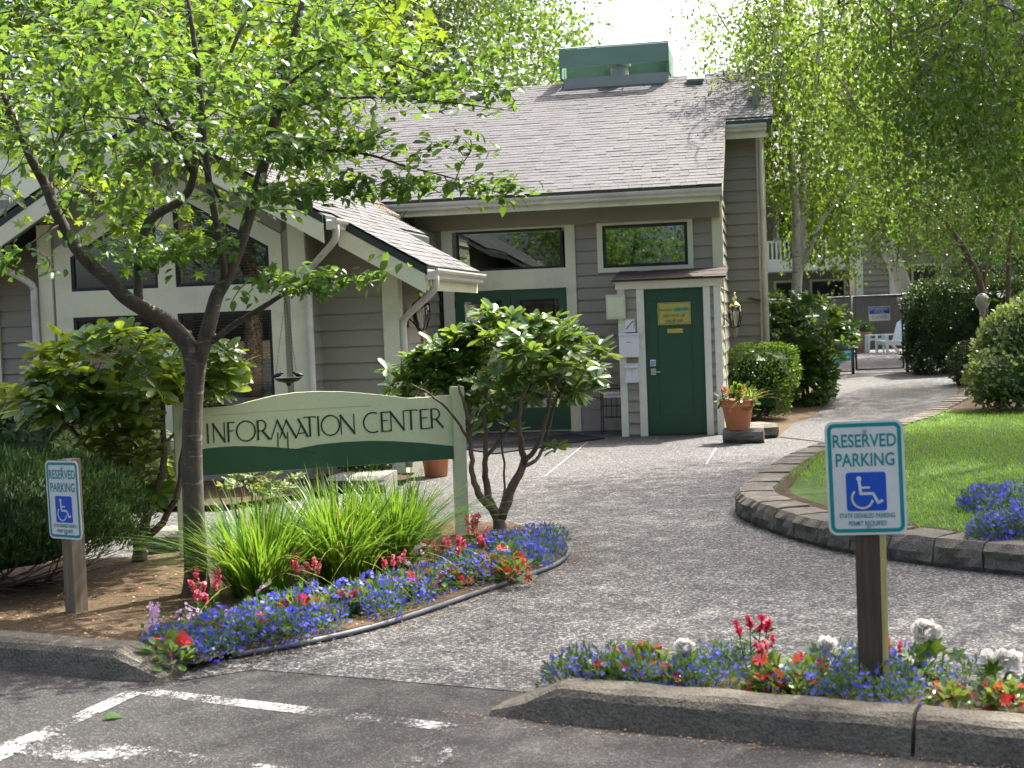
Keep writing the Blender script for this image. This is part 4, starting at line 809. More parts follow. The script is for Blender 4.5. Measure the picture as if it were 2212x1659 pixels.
# ------------------------------------------------------------------ pool gate, fence, sign, furniture
GY = 28.6; gl_, gr_ = atY(1845, 808, GY), atY(1957, 804, GY); gzb = .30; gzt = atY(1900, 640, GY).z
fn = thing('pool_gate', ((gl_.x + gr_.x) / 2, GY, gzb), 'grey chain link pool gate at the end of the walk', 'gate')
def mesh_panel(x0, x1, z0, z1, y, parent):
    mb = MB(); s = .06; k = x0 - (z1 - z0)
    while k < x1:
        for sg in (1, -1):
            a0, a1 = (k, k + (z1 - z0)); c0, c1 = max(a0, x0), min(a1, x1)
            if c1 - c0 > .02:
                za, zb = z0 + (c0 - a0), z0 + (c1 - a0)
                if sg < 0: za, zb = z0 + z1 - za, z0 + z1 - zb
                mb.tube([(c0, y + .002 * sg, za), (c1, y + .002 * sg, zb)], .0022, 3, False)
        k += s
    stuff(hp('chain_link', mb, 'galv', parent))
x0, x1 = gl_.x, gr_.x
hp('frame', MB().tube([(x0 + .05, GY, gzb + .05), (x1 - .05, GY, gzb + .05), (x1 - .05, GY, gzt - .02), (x0 + .05, GY, gzt - .02), (x0 + .05, GY, gzb + .05)], .022, 8), 'galv', fn, smooth=True)
mesh_panel(x0 + .06, x1 - .06, gzb + .06, gzt - .03, GY, fn); hp('latch', MB().box(x0 - .02, x0 + .04, GY - .03, GY + .03, gzb + .75, gzb + .95), 'black_iron', fn)
for z in (.3, 1.3): hp('hinge', MB().box(x1 - .06, x1 + .03, GY - .03, GY + .03, gzb + z, gzb + z + .06), 'galv', fn)
fc = thing('chain_link_fence', (x0 - 2, GY, gzb), 'chain link fence with posts left of the pool gate', 'fence')
for x in (x0 - .02, x1 + .03, x0 - 2.2): hp('post', MB().tube([(x, GY, .1), (x, GY, gzt + .03)], .033, 8), 'galv', fc, smooth=True)
hp('rail', MB().tube([(x0 - 2.2, GY, gzt), (x1 + .03, GY, gzt + .01)], .022, 8), 'galv', fc); hp('rail', MB().tube([(x0 - 2.2, GY, gzb + .03), (x0, GY, gzb + .03)], .02, 8), 'galv', fc); mesh_panel(x0 - 2.2, x0 - .03, gzb + .04, gzt, GY, fc)
sx0, sx1 = atY(1876, 690, GY).x, atY(1922, 690, GY).x; sz1, sz0 = atY(1899, 662, GY).z, atY(1899, 693, GY).z; sy = GY - .04
ps = thing('pool_sign', ((sx0 + sx1) / 2, sy, sz0), 'blue and white SWIMMING POOL CLOSED sign wired to the pool gate', 'sign')
hp('plate', MB().box(sx0, sx1, sy, sy + .006, sz0, sz1), 'sign_white', ps); zm = sz0 + (sz1 - sz0) * .5; hp('blue_field', MB().box(sx0 + .01, sx1 - .01, sy - .003, sy - .0005, zm, sz1 - .012), 'sign_blue', ps)
xm = (sx0 + sx1) / 2; X_ = Vector((1, 0, 0)); Yn = Vector((0, -1, 0)); text('SWIMMING', .055, Vector((xm, sy - .003, sz1 - .078)), X_, UP, Yn, 'sign_white', ps, sx=.95); text('POOL', .055, Vector((xm, sy - .003, zm + .012)), X_, UP, Yn, 'sign_white', ps); text('CLOSED', .062, Vector((xm, sy, sz0 + .05)), X_, UP, Yn, 'sign_blue', ps, sx=1.0)
# resin armchair and side table beyond the gate
cq = Vector((*gz(1922, 764, .28).xy, .28)); ch = thing('resin_chair', cq, 'white plastic adirondack chair turned sideways on the pool deck', 'chair')
F_ = Vector((-.95, -.3, 0)); S_ = Vector((.3, -.95, 0))
def cbox(nm, f0, f1, s0, s1, z0, z1, dz=0): hp(nm, MB().obox(cq + F_ * f0 + S_ * s0 + UP * z0, F_ * (f1 - f0) + UP * dz, S_ * (s1 - s0), UP * (z1 - z0)), 'resin_white', ch, bevel=.008)
for k in range(5): cbox('seat_slat', -.22 + k * .11, -.13 + k * .11, -.26, .26, .27 + k * .025, .29 + k * .025)
for k in range(5):
    s = -.24 + k * .098; h = .64 + .07 * (1 - abs(k - 2) / 2); hp('back_slat', MB().prism([cq + F_ * -.2 + S_ * s + UP * .25, cq + F_ * -.2 + S_ * (s + .088) + UP * .25, cq + F_ * -.42 + S_ * (s + .088) + UP * (.25 + h), cq + F_ * -.42 + S_ * s + UP * (.25 + h)], F_ * -.02), 'resin_white', ch)
for s in (-.30, .25):
    cbox('arm', -.30, .32, s, s + .07, .53, .56); cbox('leg', .22, .29, s + .01, s + .06, 0, .53)
    hp('leg', MB().obox(cq + F_ * -.2 + S_ * (s + .01) + UP * .25, F_ * -.1, S_ * .05, F_ * -.25 + UP * -.25), 'resin_white', ch)
    cbox('apron', -.25, .28, s + .012, s + .03, .22, .34, .05)
tq = Vector((*gz(1893, 762, .28).xy, .28)); tb = thing('resin_table', tq, 'low white plastic side table left of the chair on the pool deck', 'table')
hp('table_top', MB().obox(tq + Vector((-.28, -.2, .5)), (.56, 0, 0), (0, .42, 0), (0, 0, .035)), 'resin_white', tb, bevel=.01); hp('apron', MB().obox(tq + Vector((-.25, -.18, .36)), (.5, 0, 0), (0, .02, 0), (0, 0, .07)), 'resin_white', tb)
for x in (-.24, .24):
    for y in (-.15, .16): hp('leg', MB().tube([tq + Vector((x * 1.1, y * 1.1, 0)), tq + Vector((x, y, .5))], [.028, .035], 8), 'resin_white', tb)
pq3 = Vector(((1866 - 1106) / 3000 * 41, 41, .28)); pot(pq3, .27, .62, 'terracotta planter on the pool deck beyond the gate')
# wooden screen fence behind the pool deck
wf_ = thing('board_fence', (9, 44, .28), 'dark weathered board fence behind the pool deck', 'fence'); xa = 4.0
while xa < 17: hp('board', MB().box(xa, xa + .19, 44, 44.03, .28, 1.95 + rng.uniform(-.02, .02)), 'fence_wood', wf_); xa += .2
# ------------------------------------------------------------------ apartment block beyond the pool
AY = 47; ap_ = thing('apartment_block', (12, AY, .28), 'grey apartment block with white balcony railing beyond the pool', 'building')
ax = lambda x, y=600, Y=AY: atY(x, y, Y).x
az = lambda y, x=1800, Y=AY: atY(x, y, Y).z
wl_ = hp('wall', MB().box(ax(1640), ax(1860), AY + 1.6, AY + 1.8, 0, 6).box(ax(1858), ax(1950), AY, AY + .2, 0, 6).box(ax(1950), ax(2500), AY + 1.2, AY + 1.4, 0, 6), 'siding')
zb = 0.3
while zb < 5.7:
    o = bpy.data.objects.new('siding_board', board_mesh(.2)); COL.objects.link(o); o.matrix_basis = Matrix.Translation((ax(1858), AY, zb)) @ Matrix.Diagonal((ax(1950) - ax(1858), 1.5, 1, 1)); par(o, wl_)
    o = bpy.data.objects.new('siding_board', board_mesh(.2)); COL.objects.link(o); o.matrix_basis = Matrix.Translation((ax(1640), AY + 1.6, zb)) @ Matrix.Diagonal((ax(1858) - ax(1640), 1.5, 1, 1)); par(o, wl_); zb += .2
for x in (1856, 1928): hp('corner_trim', MB().box(ax(x) - .12, ax(x) + .12, AY - .05, AY - .02, 0, 6), 'trim_white', ap_)
zf = az(575); hp('balcony_floor', MB().box(ax(1640), ax(1855), AY - .2, AY + 1.58, zf - .12, zf + .3), 'trim_white', ap_)
rl = hp('railing', MB().box(ax(1640), ax(1855), AY - .15, AY - .08, az(520), az(515)).box(ax(1640), ax(1855), AY - .15, AY - .08, az(561), az(558)), 'trim_white', ap_); xr = ax(1640)
while xr < ax(1854): hp('baluster', MB().box(xr, xr + .05, AY - .14, AY - .10, az(561), az(519)), 'trim_white', rl); xr += .14
hp('rail_cap', MB().box(ax(1640), ax(1855), AY - .2, AY - .04, az(515), az(511)), 'roof_screen', ap_)
for (x0_, x1_, y0_, y1_, Y_) in ((1770, 1850, 600, 690, AY + 1.55), (1690, 1740, 600, 690, AY + 1.55), (1700, 1760, 440, 540, AY + 1.55), (1990, 2060, 575, 640, AY + 1.15)):
    wd = hp('window', MB().box(ax(x0_), ax(x1_), Y_ - .03, Y_ + .02, az(y1_), az(y0_)), 'trim', ap_); hp('pane', MB().box(ax(x0_ + 5), ax(x1_ - 5), Y_ - .05, Y_ - .035, az(y1_ - 5), az(y0_ + 5)), 'black_frame', wd)
for x in (1648, 1852): hp('post', MB().box(ax(x) - .1, ax(x) + .1, AY - .2, AY, 0, zf - .12), 'trim_white', ap_)
hp('roof', MB().prism([(ax(1500), AY - 1, 5.9), (ax(1500), AY + 6, 8.5), (ax(1500), AY + 6, 8.3), (ax(1500), AY - 1, 5.7)], (30, 0, 0)), 'shingle', ap_)
# ------------------------------------------------------------------ vegetation templates
LEAF_V = [(0, 0, 0), (-.26, .28, .07), (0, .32, 0), (.26, .28, .07), (-.27, .55, .06), (0, .62, -.02), (.27, .55, .06), (0, 1, -.10)]
LEAF_F = [(0, 2, 1), (0, 3, 2), (1, 2, 5), (1, 5, 4), (2, 3, 6), (2, 6, 5), (4, 5, 7), (5, 6, 7)]
OVAL_V = [(0, 0, 0), (-.13, .25, .03), (0, .25, 0), (.13, .25, .03), (-.2, .62, .02), (0, .65, -.03), (.2, .62, .02), (-.11, .92, -.05), (.11, .92, -.05), (0, 1, -.08)]
OVAL_F = [(0, 2, 1), (0, 3, 2), (1, 2, 5), (1, 5, 4), (2, 3, 6), (2, 6, 5), (4, 5, 7), (5, 6, 8), (5, 8, 7), (7, 8, 9)]
DIA_V = [(0, 0, 0), (-.32, .5, .06), (.32, .5, .06), (0, 1, -.04)]; DIA_F = [(0, 2, 1), (1, 2, 3)]
LOBE_V = [(0, 0, 0), (-.12, .2, .02), (-.5, .28, .0), (-.2, .42, .03), (-.42, .68, 0), (-.12, .64, .03), (0, 1, -.06), (.12, .64, .03), (.42, .68, 0), (.2, .42, .03), (.5, .28, 0), (.12, .2, .02), (0, .45, -.02)]
LOBE_F = [(12, i + 1, i) for i in range(0, 11)] + [(12, 0, 11)]
STAR_V = [(0, 0, 0)]; STAR_F = []
for _k in range(5):
    _a = _k * 2 * math.pi / 5
    STAR_V += [(.5 * math.cos(_a - .42), .5 * math.sin(_a - .42), .06), (.5 * math.cos(_a + .42), .5 * math.sin(_a + .42), .06)]; STAR_F.append((0, 1 + 2 * _k, 2 + 2 * _k))
def leaf_part(name, D, N, S, T, mat, parent, tv, tf, own=0, nm='leaf'):
    # the `own` nearest leaves in view become pieces of their own, the rest one joined part
    Mx = frames(np.asarray(D, float), np.asarray(N, float), S); T = np.asarray(T, float); sel = np.zeros(len(T), bool)
    if own:
        px = np.array([[(Vector(p) - CAM).dot(_R) / (Vector(p) - CAM).dot(_F), (Vector(p) - CAM).dot(_U) / (Vector(p) - CAM).dot(_F)] for p in T]) * FPX
        ok = (abs(px[:, 0]) < 1100) & (abs(px[:, 1]) < 825); sc_ = np.where(ok, np.asarray(S if np.ndim(S) == 1 else S[:, 1]) / np.linalg.norm(T - np.array(CAM), axis=1), 0)
        idx = np.argsort(-sc_)[:own]; sel[idx] = True
        me = bpy.data.meshes.new(nm); me.from_pydata(tv, [], tf); me.materials.append(M[mat])
        for i in idx:
            o = bpy.data.objects.new(nm, me); COL.objects.link(o); m4 = Matrix(Mx[i].tolist()).to_4x4(); m4.translation = T[i]; o.matrix_basis = m4; par(o, parent)
    if (~sel).any(): return stuff(inst(tv, tf, Mx[~sel], T[~sel], name, mat, parent))
def unit(n): v = nr.normal(size=(n, 3)); return v / np.linalg.norm(v, axis=1, keepdims=True)
def twigs(nodes_, targets, r0=.006, sag=.1):
    # connect every target to the nearest node already on the plant, growing outwards
    nd = [np.array(p) for p in nodes_]; T = [np.array(p) for p in targets]; A = np.array(nd); d0 = [np.min(np.linalg.norm(A - t, axis=1)) for t in T]; mb = MB(); out = []
    for i in np.argsort(d0):
        A = np.array(nd); k = int(np.argmin(np.linalg.norm(A - T[i], axis=1))); a, b = A[k], T[i]; L_ = np.linalg.norm(b - a)
        m1 = a + (b - a) * .5 + np.array([rng.uniform(-.06, .06), rng.uniform(-.06, .06), sag * L_ * .6]); pts = catmull([Vector(a), Vector(m1), Vector(b)], 3)
        rr = min(.016, r0 * (.7 + L_)); mb.tube(pts, lerp_rad([rr, .45 * rr], len(pts)), 4, False); nd.append(m1); nd.append(b); out.append((i, b - m1))
    return mb, dict(out)
# ------------------------------------------------------------------ cherry tree in the left bed
TY = 8.5
cq = gz(425, 1287, .04); ct = thing('cherry_tree', (cq.x, cq.y, .04), 'young cherry tree with dark forked trunk standing in front of the information sign', 'tree')
def limb(px, rad, name='limb', mat='bark_cherry', parent=None, sub=5, seg=10):
    pts = catmull([atY(x, y, TY + dy) for x, y, dy in px], sub); hp(name, MB().tube(pts, [r_ * (.88 if name == 'limb' else .90) for r_ in lerp_rad(rad, len(pts))], seg), mat, parent or ct, smooth=True); return [tuple(p) for p in pts]
TR = [(427, 1300, 0), (424, 1240, 0), (419, 1120, 0), (415, 1000, 0), (416, 900, 0), (420, 830, 0), (424, 780, 0)]
limb(TR, [.125, .082, .074, .07, .066, .066, .07], 'trunk')
nodesC = []
L1 = limb([(422, 800, 0), (405, 745, 0), (365, 700, 0), (318, 672, -.05), (268, 640, -.1), (230, 600, -.12), (185, 560, -.15), (145, 505, -.15), (118, 450, -.2), (98, 400, -.2), (70, 350, -.3), (40, 280, -.35), (5, 200, -.4)], [.066, .064, .06, .055, .05, .048, .046, .042, .038, .033, .028, .022, .016])
R1 = limb([(424, 800, 0), (440, 745, 0), (455, 690, .02), (468, 640, .05), (490, 600, .05), (518, 530, .08), (543, 450, .1), (566, 370, .1), (588, 285, .15), (612, 180, .2), (638, 70, .25), (668, -40, .3)], [.056, .054, .051, .048, .045, .042, .04, .038, .036, .032, .028, .022])
R2 = limb([(486, 606, .05), (478, 540, -.05), (462, 455, -.1), (447, 358, -.15), (429, 165, -.2), (405, -10, -.25)], [.03, .026, .024, .023, .02, .014])
R3 = limb([(458, 738, .02), (505, 702, -.1), (555, 672, -.2), (597, 645, -.28), (620, 632, -.3), (665, 612, -.35), (720, 600, -.4), (790, 590, -.4)], [.024, .022, .02, .016, .013, .009, .006, .003])
L2 = limb([(300, 655, -.06), (298, 600, .0), (303, 540, .05), (322, 480, .1), (352, 455, .12), (392, 432, .15), (416, 390, .15), (426, 310, .2), (450, 220, .3), (493, 125, .4), (550, -5, .5)], [.034, .031, .03, .034, .032, .03, .028, .024, .02, .016, .012])
L3 = limb([(413, 370, .15), (380, 298, .05), (352, 247, 0), (315, 192, -.1), (280, 100, -.2), (250, -10, -.3)], [.02, .018, .016, .014, .01, .007])
L4 = limb([(118, 452, -.2), (110, 380, 0), (130, 300, .1), (170, 220, .2), (190, 120, .3), (230, 10, .4)], [.02, .017, .015, .013, .01, .007])
B1_ = limb([(572, 350, .1), (640, 330, -.1), (720, 325, -.3), (800, 335, -.4), (880, 360, -.4), (960, 380, -.45), (1060, 410, -.45), (1115, 430, -.45)], [.015, .012, .01, .009, .007, .005, .004, .002], sub=4, seg=6)
B2_ = limb([(600, 240, .15), (700, 215, -.1), (800, 210, -.3), (900, 215, -.4), (1000, 225, -.4), (1110, 240, -.4)], [.013, .011, .009, .007, .005, .002], sub=4, seg=6)
B3_ = limb([(610, 190, .2), (700, 130, 0), (800, 120, -.2), (900, 150, -.3), (1000, 190, -.4)], [.012, .01, .008, .006, .003], sub=4, seg=6)
B4_ = limb([(480, 440, 0), (400, 300, -.4), (300, 260, -.6), (180, 250, -.8)], [.012, .01, .007, .004], sub=4, seg=6)
nodesC = L1[14:] + R1[18:] + R2[4:] + R3[8:] + L2[10:] + L3 + L4 + B1_ + B2_ + B3_ + B4_
def ell(cx, cy, rx, ry, n, y0, y1):
    out = []
    while len(out) < n:
        u, v = rng.uniform(-1, 1), rng.uniform(-1, 1)
        if u * u + v * v < 1: out.append(tuple(atY(cx + u * rx, cy + v * ry, rng.uniform(y0, y1))))
    return out
cl = ell(150, 120, 330, 190, 170, 7.2, 10.2) + ell(130, 320, 180, 120, 34, 7.4, 9.6) + ell(480, 140, 310, 220, 165, 7.4, 9.8) + ell(300, 330, 160, 100, 26, 7.5, 9.2) + ell(750, 150, 190, 140, 54, 7.6, 9.4) + ell(620, 330, 120, 90, 30, 7.8, 9) + ell(340, 520, 95, 60, 34, 7.8, 8.6) + ell(40, 560, 90, 60, 8, 7.8, 8.6)
for (x0, y0, x1, y1, n, w) in ((600, 240, 1120, 230, 26, 30), (640, 340, 1125, 430, 44, 42), (700, 330, 900, 450, 16, 30), (620, 60, 1050, 190, 22, 40), (610, 615, 820, 596, 16, 28), (480, 640, 640, 590, 9, 25), (550, 380, 660, 300, 10, 30)):
    for i in range(n):
        t = rng.random(); cl.append(tuple(atY(x0 + (x1 - x0) * t + rng.uniform(-12, 12), y0 + (y1 - y0) * t + rng.uniform(-w, w), 8.1 + rng.uniform(-.25, .25))))
cl = [(x, y, round((z + .12 * math.sin(x * 2.1 + y)) / .27) * .27 + rng.gauss(0, .035)) if z > 2.2 else (x, y, z) for x, y, z in cl]
mb, tdir = twigs(nodesC, cl, .0055, .08); stuff(hp('twig', mb, 'bark_cherry', ct))
D, N_, S, T = [], [], [], []
for i, c in enumerate(cl):
    td = tdir[i]; td = td / (np.linalg.norm(td) + 1e-6)
    for k in range(rng.randint(9, 15)):
        d = td * .7 + np.array([rng.gauss(0, .6), rng.gauss(0, .6), rng.gauss(-.22, .22)]); off = -td * np.array([1.2, 1.2, .5]) * rng.uniform(0, .30) + np.array([rng.gauss(0, .02) for _ in range(3)]) + np.array([rng.gauss(0, .05), rng.gauss(0, .05), rng.gauss(0, .04)]) * (k % 3 == 0)
        D.append(d); N_.append((rng.gauss(0, .42), rng.gauss(-.1, .42), 1)); S.append(rng.uniform(.052, .086)); T.append(np.array(c) + off)
leaf_part('foliage', D, N_, np.array(S), T, 'leaf_cherry', ct, LEAF_V, LEAF_F, own=300)
# ------------------------------------------------------------------ rhododendrons
def rhodo(base, name, label, stems, clusters, mat, own, lsz, Yc, nleaf=(8, 12), bark='bark_brown', droop=0, node_skip=6):
    t0 = thing(name, base, label, 'shrub'); nodes_ = []
    for st, rad in stems:
        pts = catmull([atY(x, y, Yc + dy) for x, y, dy in st], 4); pts = [p + Vector((rng.uniform(-.008, .008), rng.uniform(-.008, .008), 0)) for p in pts]
        hp('stem', MB().tube(pts, lerp_rad(rad, len(pts)), 7), bark, t0, smooth=True); nodes_ += [tuple(p) for p in pts[node_skip:]]
    mb, tdir = twigs(nodes_, clusters, .006, .05); stuff(hp('twig', mb, bark, t0))
    D, N_, S, T = [], [], [], []
    for i, c in enumerate(clusters):
        ax = tdir[i] / (np.linalg.norm(tdir[i]) + 1e-6) * .5 + np.array([rng.gauss(0, .25), rng.gauss(0, .25), .9]); ax /= np.linalg.norm(ax); u = np.cross(ax, [.3, .5, .1]); u /= np.linalg.norm(u); w_ = np.cross(ax, u); n = rng.randint(*nleaf); ph = rng.random() * 6
        for k in range(n):
            an = ph + k * 2.4; el = rng.uniform(-.15, .55) - droop; d = (u * math.cos(an) + w_ * math.sin(an)) * math.cos(el) + ax * math.sin(el)
            D.append(d); N_.append(ax + np.array([rng.gauss(0, .25) for _ in range(3)])); S.append(lsz * rng.uniform(.7, 1.2)); T.append(np.array(c) - ax * rng.uniform(0, .03))
    leaf_part('foliage', D, N_, np.array(S), T, mat, t0, OVAL_V, OVAL_F, own=own); return t0
rb = gz(1078, 1160, .04); RY = rb.y
st = [([(1078, 1162, 0), (1074, 1115, 0), (1040, 1075, -.05), (1022, 1030, -.05), (1018, 980, 0), (1010, 900, 0), (990, 830, .05)], [.075, .05, .034, .026, .022, .018, .01]),
      ([(1075, 1120, 0), (1052, 1060, .08), (1048, 1000, .1), (1050, 950, .1), (1045, 880, .12), (1060, 800, .1)], [.045, .034, .026, .022, .018, .01]),
      ([(1082, 1120, 0), (1108, 1050, 0), (1130, 1000, 0), (1125, 950, -.05), (1122, 890, -.1), (1140, 830, -.1)], [.05, .042, .034, .026, .02, .012]),
      ([(1130, 1002, 0), (1160, 960, -.08), (1180, 900, -.15), (1190, 850, -.2), (1220, 800, -.2)], [.026, .022, .018, .014, .008]), ([(1128, 1010, 0), (1165, 985, .1), (1185, 930, .15), (1205, 860, .2), (1250, 790, .2)], [.02, .016, .014, .011, .006]),
      ([(1048, 990, .1), (1085, 945, .15), (1110, 905, .2), (1135, 850, .2), (1150, 780, .2)], [.018, .016, .014, .012, .007]), ([(1018, 960, 0), (985, 905, -.1), (940, 860, -.2), (890, 830, -.25)], [.014, .012, .01, .006]), ([(1080, 1100, 0), (1090, 1040, .2), (1085, 960, .25), (1080, 880, .25)], [.012, .011, .01, .008])]
cls = []
for i in range(190):     # flat-topped umbrella of foliage
    an = rng.uniform(0, 6.28); r = math.sqrt(rng.random()); x, y = r * math.cos(an), r * math.sin(an); h = math.sqrt(max(0, 1 - r * r * .92))
    p = atY(1088, 845, RY + .34); cls.append((p.x + x * .82, p.y + y * .56, p.z + .58 * h * (1 if i % 4 else rng.uniform(.15, .85)) + .12 * (rng.random() - .5) - .10 * (x < -.3)))
cls += [tuple(atY(x, y, RY + (rng.uniform(.2, .5) if x < 1030 else rng.uniform(-.2, .3)))) for x, y in ((845, 830), (870, 815), (905, 845), (880, 850), (930, 835), (850, 852), (1020, 870), (1180, 855), (1270, 800), (1290, 815), (1240, 840), (1300, 790), (1015, 930), (1035, 925), (1100, 915), (1115, 925), (1200, 965), (1060, 860), (1150, 860), (980, 850), (1020, 905))] + ell(935, 805, 105, 50, 26, RY + .25, RY + .7) + ell(1205, 815, 100, 55, 26, RY - .1, RY + .6) + ell(1075, 830, 110, 55, 26, RY + .05, RY + .7)
def behind(c):
    x = 1106 + FPX * (Vector(c) - CAM).dot(_R) / (Vector(c) - CAM).dot(_F)
    if x < 1040 and c[1] < RY + .45: k = (RY + .45 + rng.uniform(0, .2)) / c[1]; return (c[0] * k, c[1] * k, EYE + (c[2] - EYE) * k)
    return c
cls = [behind(c) for c in cls]; st = [(p, [r_ * .82 for r_ in r]) for p, r in st]
rhodo((rb.x, rb.y, .04), 'rhododendron', 'glossy umbrella shaped rhododendron with bare stems right of the information sign', st, cls, 'leaf_rhodo', 300, .125, RY, (8, 12))
lb = gz(302, 1212, .04); LY = lb.y
st = [([(303, 1215, 0), (300, 1170, 0), (270, 1120, .05), (235, 1050, .1), (225, 960, .1), (200, 860, 0)], [.06, .042, .03, .024, .018, .01]), ([(303, 1180, 0), (320, 1110, 0), (345, 1040, 0), (355, 960, .05), (350, 860, .1), (340, 780, .1)], [.042, .034, .028, .022, .016, .01]),
      ([(306, 1170, 0), (350, 1130, -.05), (385, 1060, -.05), (395, 980, 0), (400, 900, .1), (420, 820, .2)], [.03, .026, .02, .018, .014, .01]), ([(262, 1110, .05), (215, 1020, -.1), (160, 930, -.2), (90, 880, -.3)], [.016, .014, .012, .006]), ([(300, 1120, .2), (300, 1000, .3), (280, 880, .3), (270, 780, .3)], [.02, .017, .013, .008]), ([(355, 960, .05), (410, 900, .2), (460, 850, .3), (490, 800, .3)], [.012, .01, .008, .005])]
cls = [tuple(p) for p in ell(250, 790, 180, 85, 95, LY - .5, LY + .6)] + ell(130, 860, 120, 55, 46, LY - .5, LY + .2) + ell(440, 800, 80, 60, 42, LY, LY + .6) + ell(270, 920, 85, 60, 32, LY - .4, LY + .5) + ell(320, 1020, 60, 70, 22, LY - .2, LY + .5) + ell(230, 990, 40, 30, 6, LY - .3, LY)
rhodo((lb.x, lb.y, .04), 'rhododendron', 'large dark leaved rhododendron at left, behind the reserved parking sign', st, cls, 'leaf_rhodo_old', 300, .155, LY, (7, 11), droop=.15)
# pale leaved shrub with red stems behind the sign
pb = gz(545, 1130, .014); cls = ell(555, 1030, 95, 35, 34, pb.y - .3, pb.y + .3)
rhodo((pb.x, pb.y, .03), 'pale_shrub', 'low shrub with reddish stems and pale leaves under the sign board', [([(545 + k * 14, 1125, 0), (545 + k * 22, 1080, 0), (548 + k * 30, 1035, 0)], [.009, .008, .004]) for k in range(-3, 4)], cls, 'leaf_var', 0, .075, pb.y, (8, 11), 'bark_red', node_skip=4)
# big rhododendron and clipped shrubs right of the closet
bq = Vector((*gz(1745, 868, .1).xy, .08)); cls = ell(1735, 720, 112, 85, 210, bq.y - 1.0, bq.y + .9) + ell(1690, 670, 75, 45, 40, bq.y - 1.1, bq.y + .3) + ell(1757, 815, 46, 66, 110, bq.y - .9, bq.y + .5)
rhodo((bq.x, bq.y, .08), 'rhododendron', 'tall dark rhododendron between the clubhouse corner and the pool gate', [([(1745 + k * 6, 872, 0), (1740 + k * 18, 780, 0), (1735 + k * 28, 690, 0)], [.035, .025, .012]) for k in (-3, -1, 0, 2)], cls, 'leaf_green', 0, .15, bq.y, (9, 13), node_skip=3)
def core(t0, boxes, k=.74):  # solid dark body, painted stand-in for the shade inside the leaves
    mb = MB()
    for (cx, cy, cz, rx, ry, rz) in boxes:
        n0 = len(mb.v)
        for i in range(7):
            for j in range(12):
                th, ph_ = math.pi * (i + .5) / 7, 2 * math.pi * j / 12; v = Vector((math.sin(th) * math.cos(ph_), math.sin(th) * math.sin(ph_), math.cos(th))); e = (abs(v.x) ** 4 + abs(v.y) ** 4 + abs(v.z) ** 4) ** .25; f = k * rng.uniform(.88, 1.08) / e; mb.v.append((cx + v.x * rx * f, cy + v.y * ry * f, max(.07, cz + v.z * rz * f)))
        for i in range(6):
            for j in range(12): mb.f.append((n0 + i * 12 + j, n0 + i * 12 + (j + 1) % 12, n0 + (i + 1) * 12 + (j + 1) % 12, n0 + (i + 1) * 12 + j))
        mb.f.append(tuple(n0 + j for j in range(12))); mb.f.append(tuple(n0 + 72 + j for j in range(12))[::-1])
    stuff(hp('shade_core', mb, 'leaf_dark', t0))
def bush(base, label, boxes, n, size, mat, name='clipped_shrub', tpl=(DIA_V, DIA_F), cat='shrub', stems=5, shell=.75, nb=.6, round_=4.0):
    # foliage spread through superellipsoid volumes (cx,cy,cz,rx,ry,rz); most of it near the surface
    t0 = thing(name, base, label, cat); D, N_, S, T = [], [], [], []; tot = sum(b[3] * b[4] * b[5] for b in boxes) ** 1
    for (cx, cy, cz, rx, ry, rz) in boxes:
        k = int(n * rx * ry * rz / tot); v = unit(k); e = np.abs(v) ** round_; v = v / (e.sum(1, keepdims=True) ** (1 / round_)); rr = np.where(nr.random(k) < shell, nr.uniform(.86, 1.04, k), nr.uniform(.3, .9, k))
        lump = 1 + .07 * np.sin(v[:, 0] * 7 + cx * 3) * np.cos(v[:, 2] * 6 + v[:, 1] * 5)
        P = v * (rr * lump)[:, None] * np.array([rx, ry, rz]) + np.array([cx, cy, cz]); T.append(P); D.append(v * .8 + nr.normal(0, .6, (k, 3)) + np.array([0, 0, .3])); N_.append(v * nb + nr.normal(0, .6, (k, 3)) + np.array([0, 0, .5])); S.append(nr.uniform(.65, 1.25, k) * size)
    core(t0, boxes, .86 if name == 'hedge' else .72); T = np.concatenate(T); keep = T[:, 2] > base[2] + .02
    stuff(inst(*tpl, frames(np.concatenate(D), np.concatenate(N_), np.concatenate(S))[keep], T[keep], 'foliage', mat, t0))
    for k in range(stems):
        b0 = boxes[k % len(boxes)]; e = Vector((b0[0] + rng.uniform(-.5, .5) * b0[3], b0[1] + rng.uniform(-.5, .5) * b0[4], b0[2] + .3 * b0[5])); s0 = Vector((b0[0] + rng.uniform(-.15, .15), b0[1] + rng.uniform(-.15, .15), base[2]))
        hp('stem', MB().tube(catmull([s0, s0.lerp(e, .5) + Vector((rng.uniform(-.1, .1), 0, 0)), e], 3), lerp_rad([.022, .008], 7), 6), 'bark_brown', t0)
    return t0
q = gz(1652, 900, .08); bush((q.x, q.y, .07), 'clipped bright green shrub behind the terracotta pot', [(q.x + .05, q.y + .3, .78, .50, .5, .36), (q.x, q.y + .25, .35, .40, .4, .3)], 9000, .042, 'leaf_green')
q = gz(2010, 806, .28); bush((q.x + .4, q.y, .25), 'tall dark clipped hedge right of the pool gate', [(q.x + 1.15, q.y + .5, 1.1, 1.35, .7, .95)], 26000, .078, 'leaf_dark', 'hedge', cat='hedge', round_=7)
q = gz(2030, 830, .25); bush((q.x, q.y, .2), 'loose green shrub at the foot of the dark hedge by the walk', [(q.x + .95, q.y + .5, .55, .6, .45, .42)], 4500, .06, 'leaf_dark', 'shrub', round_=2.4)
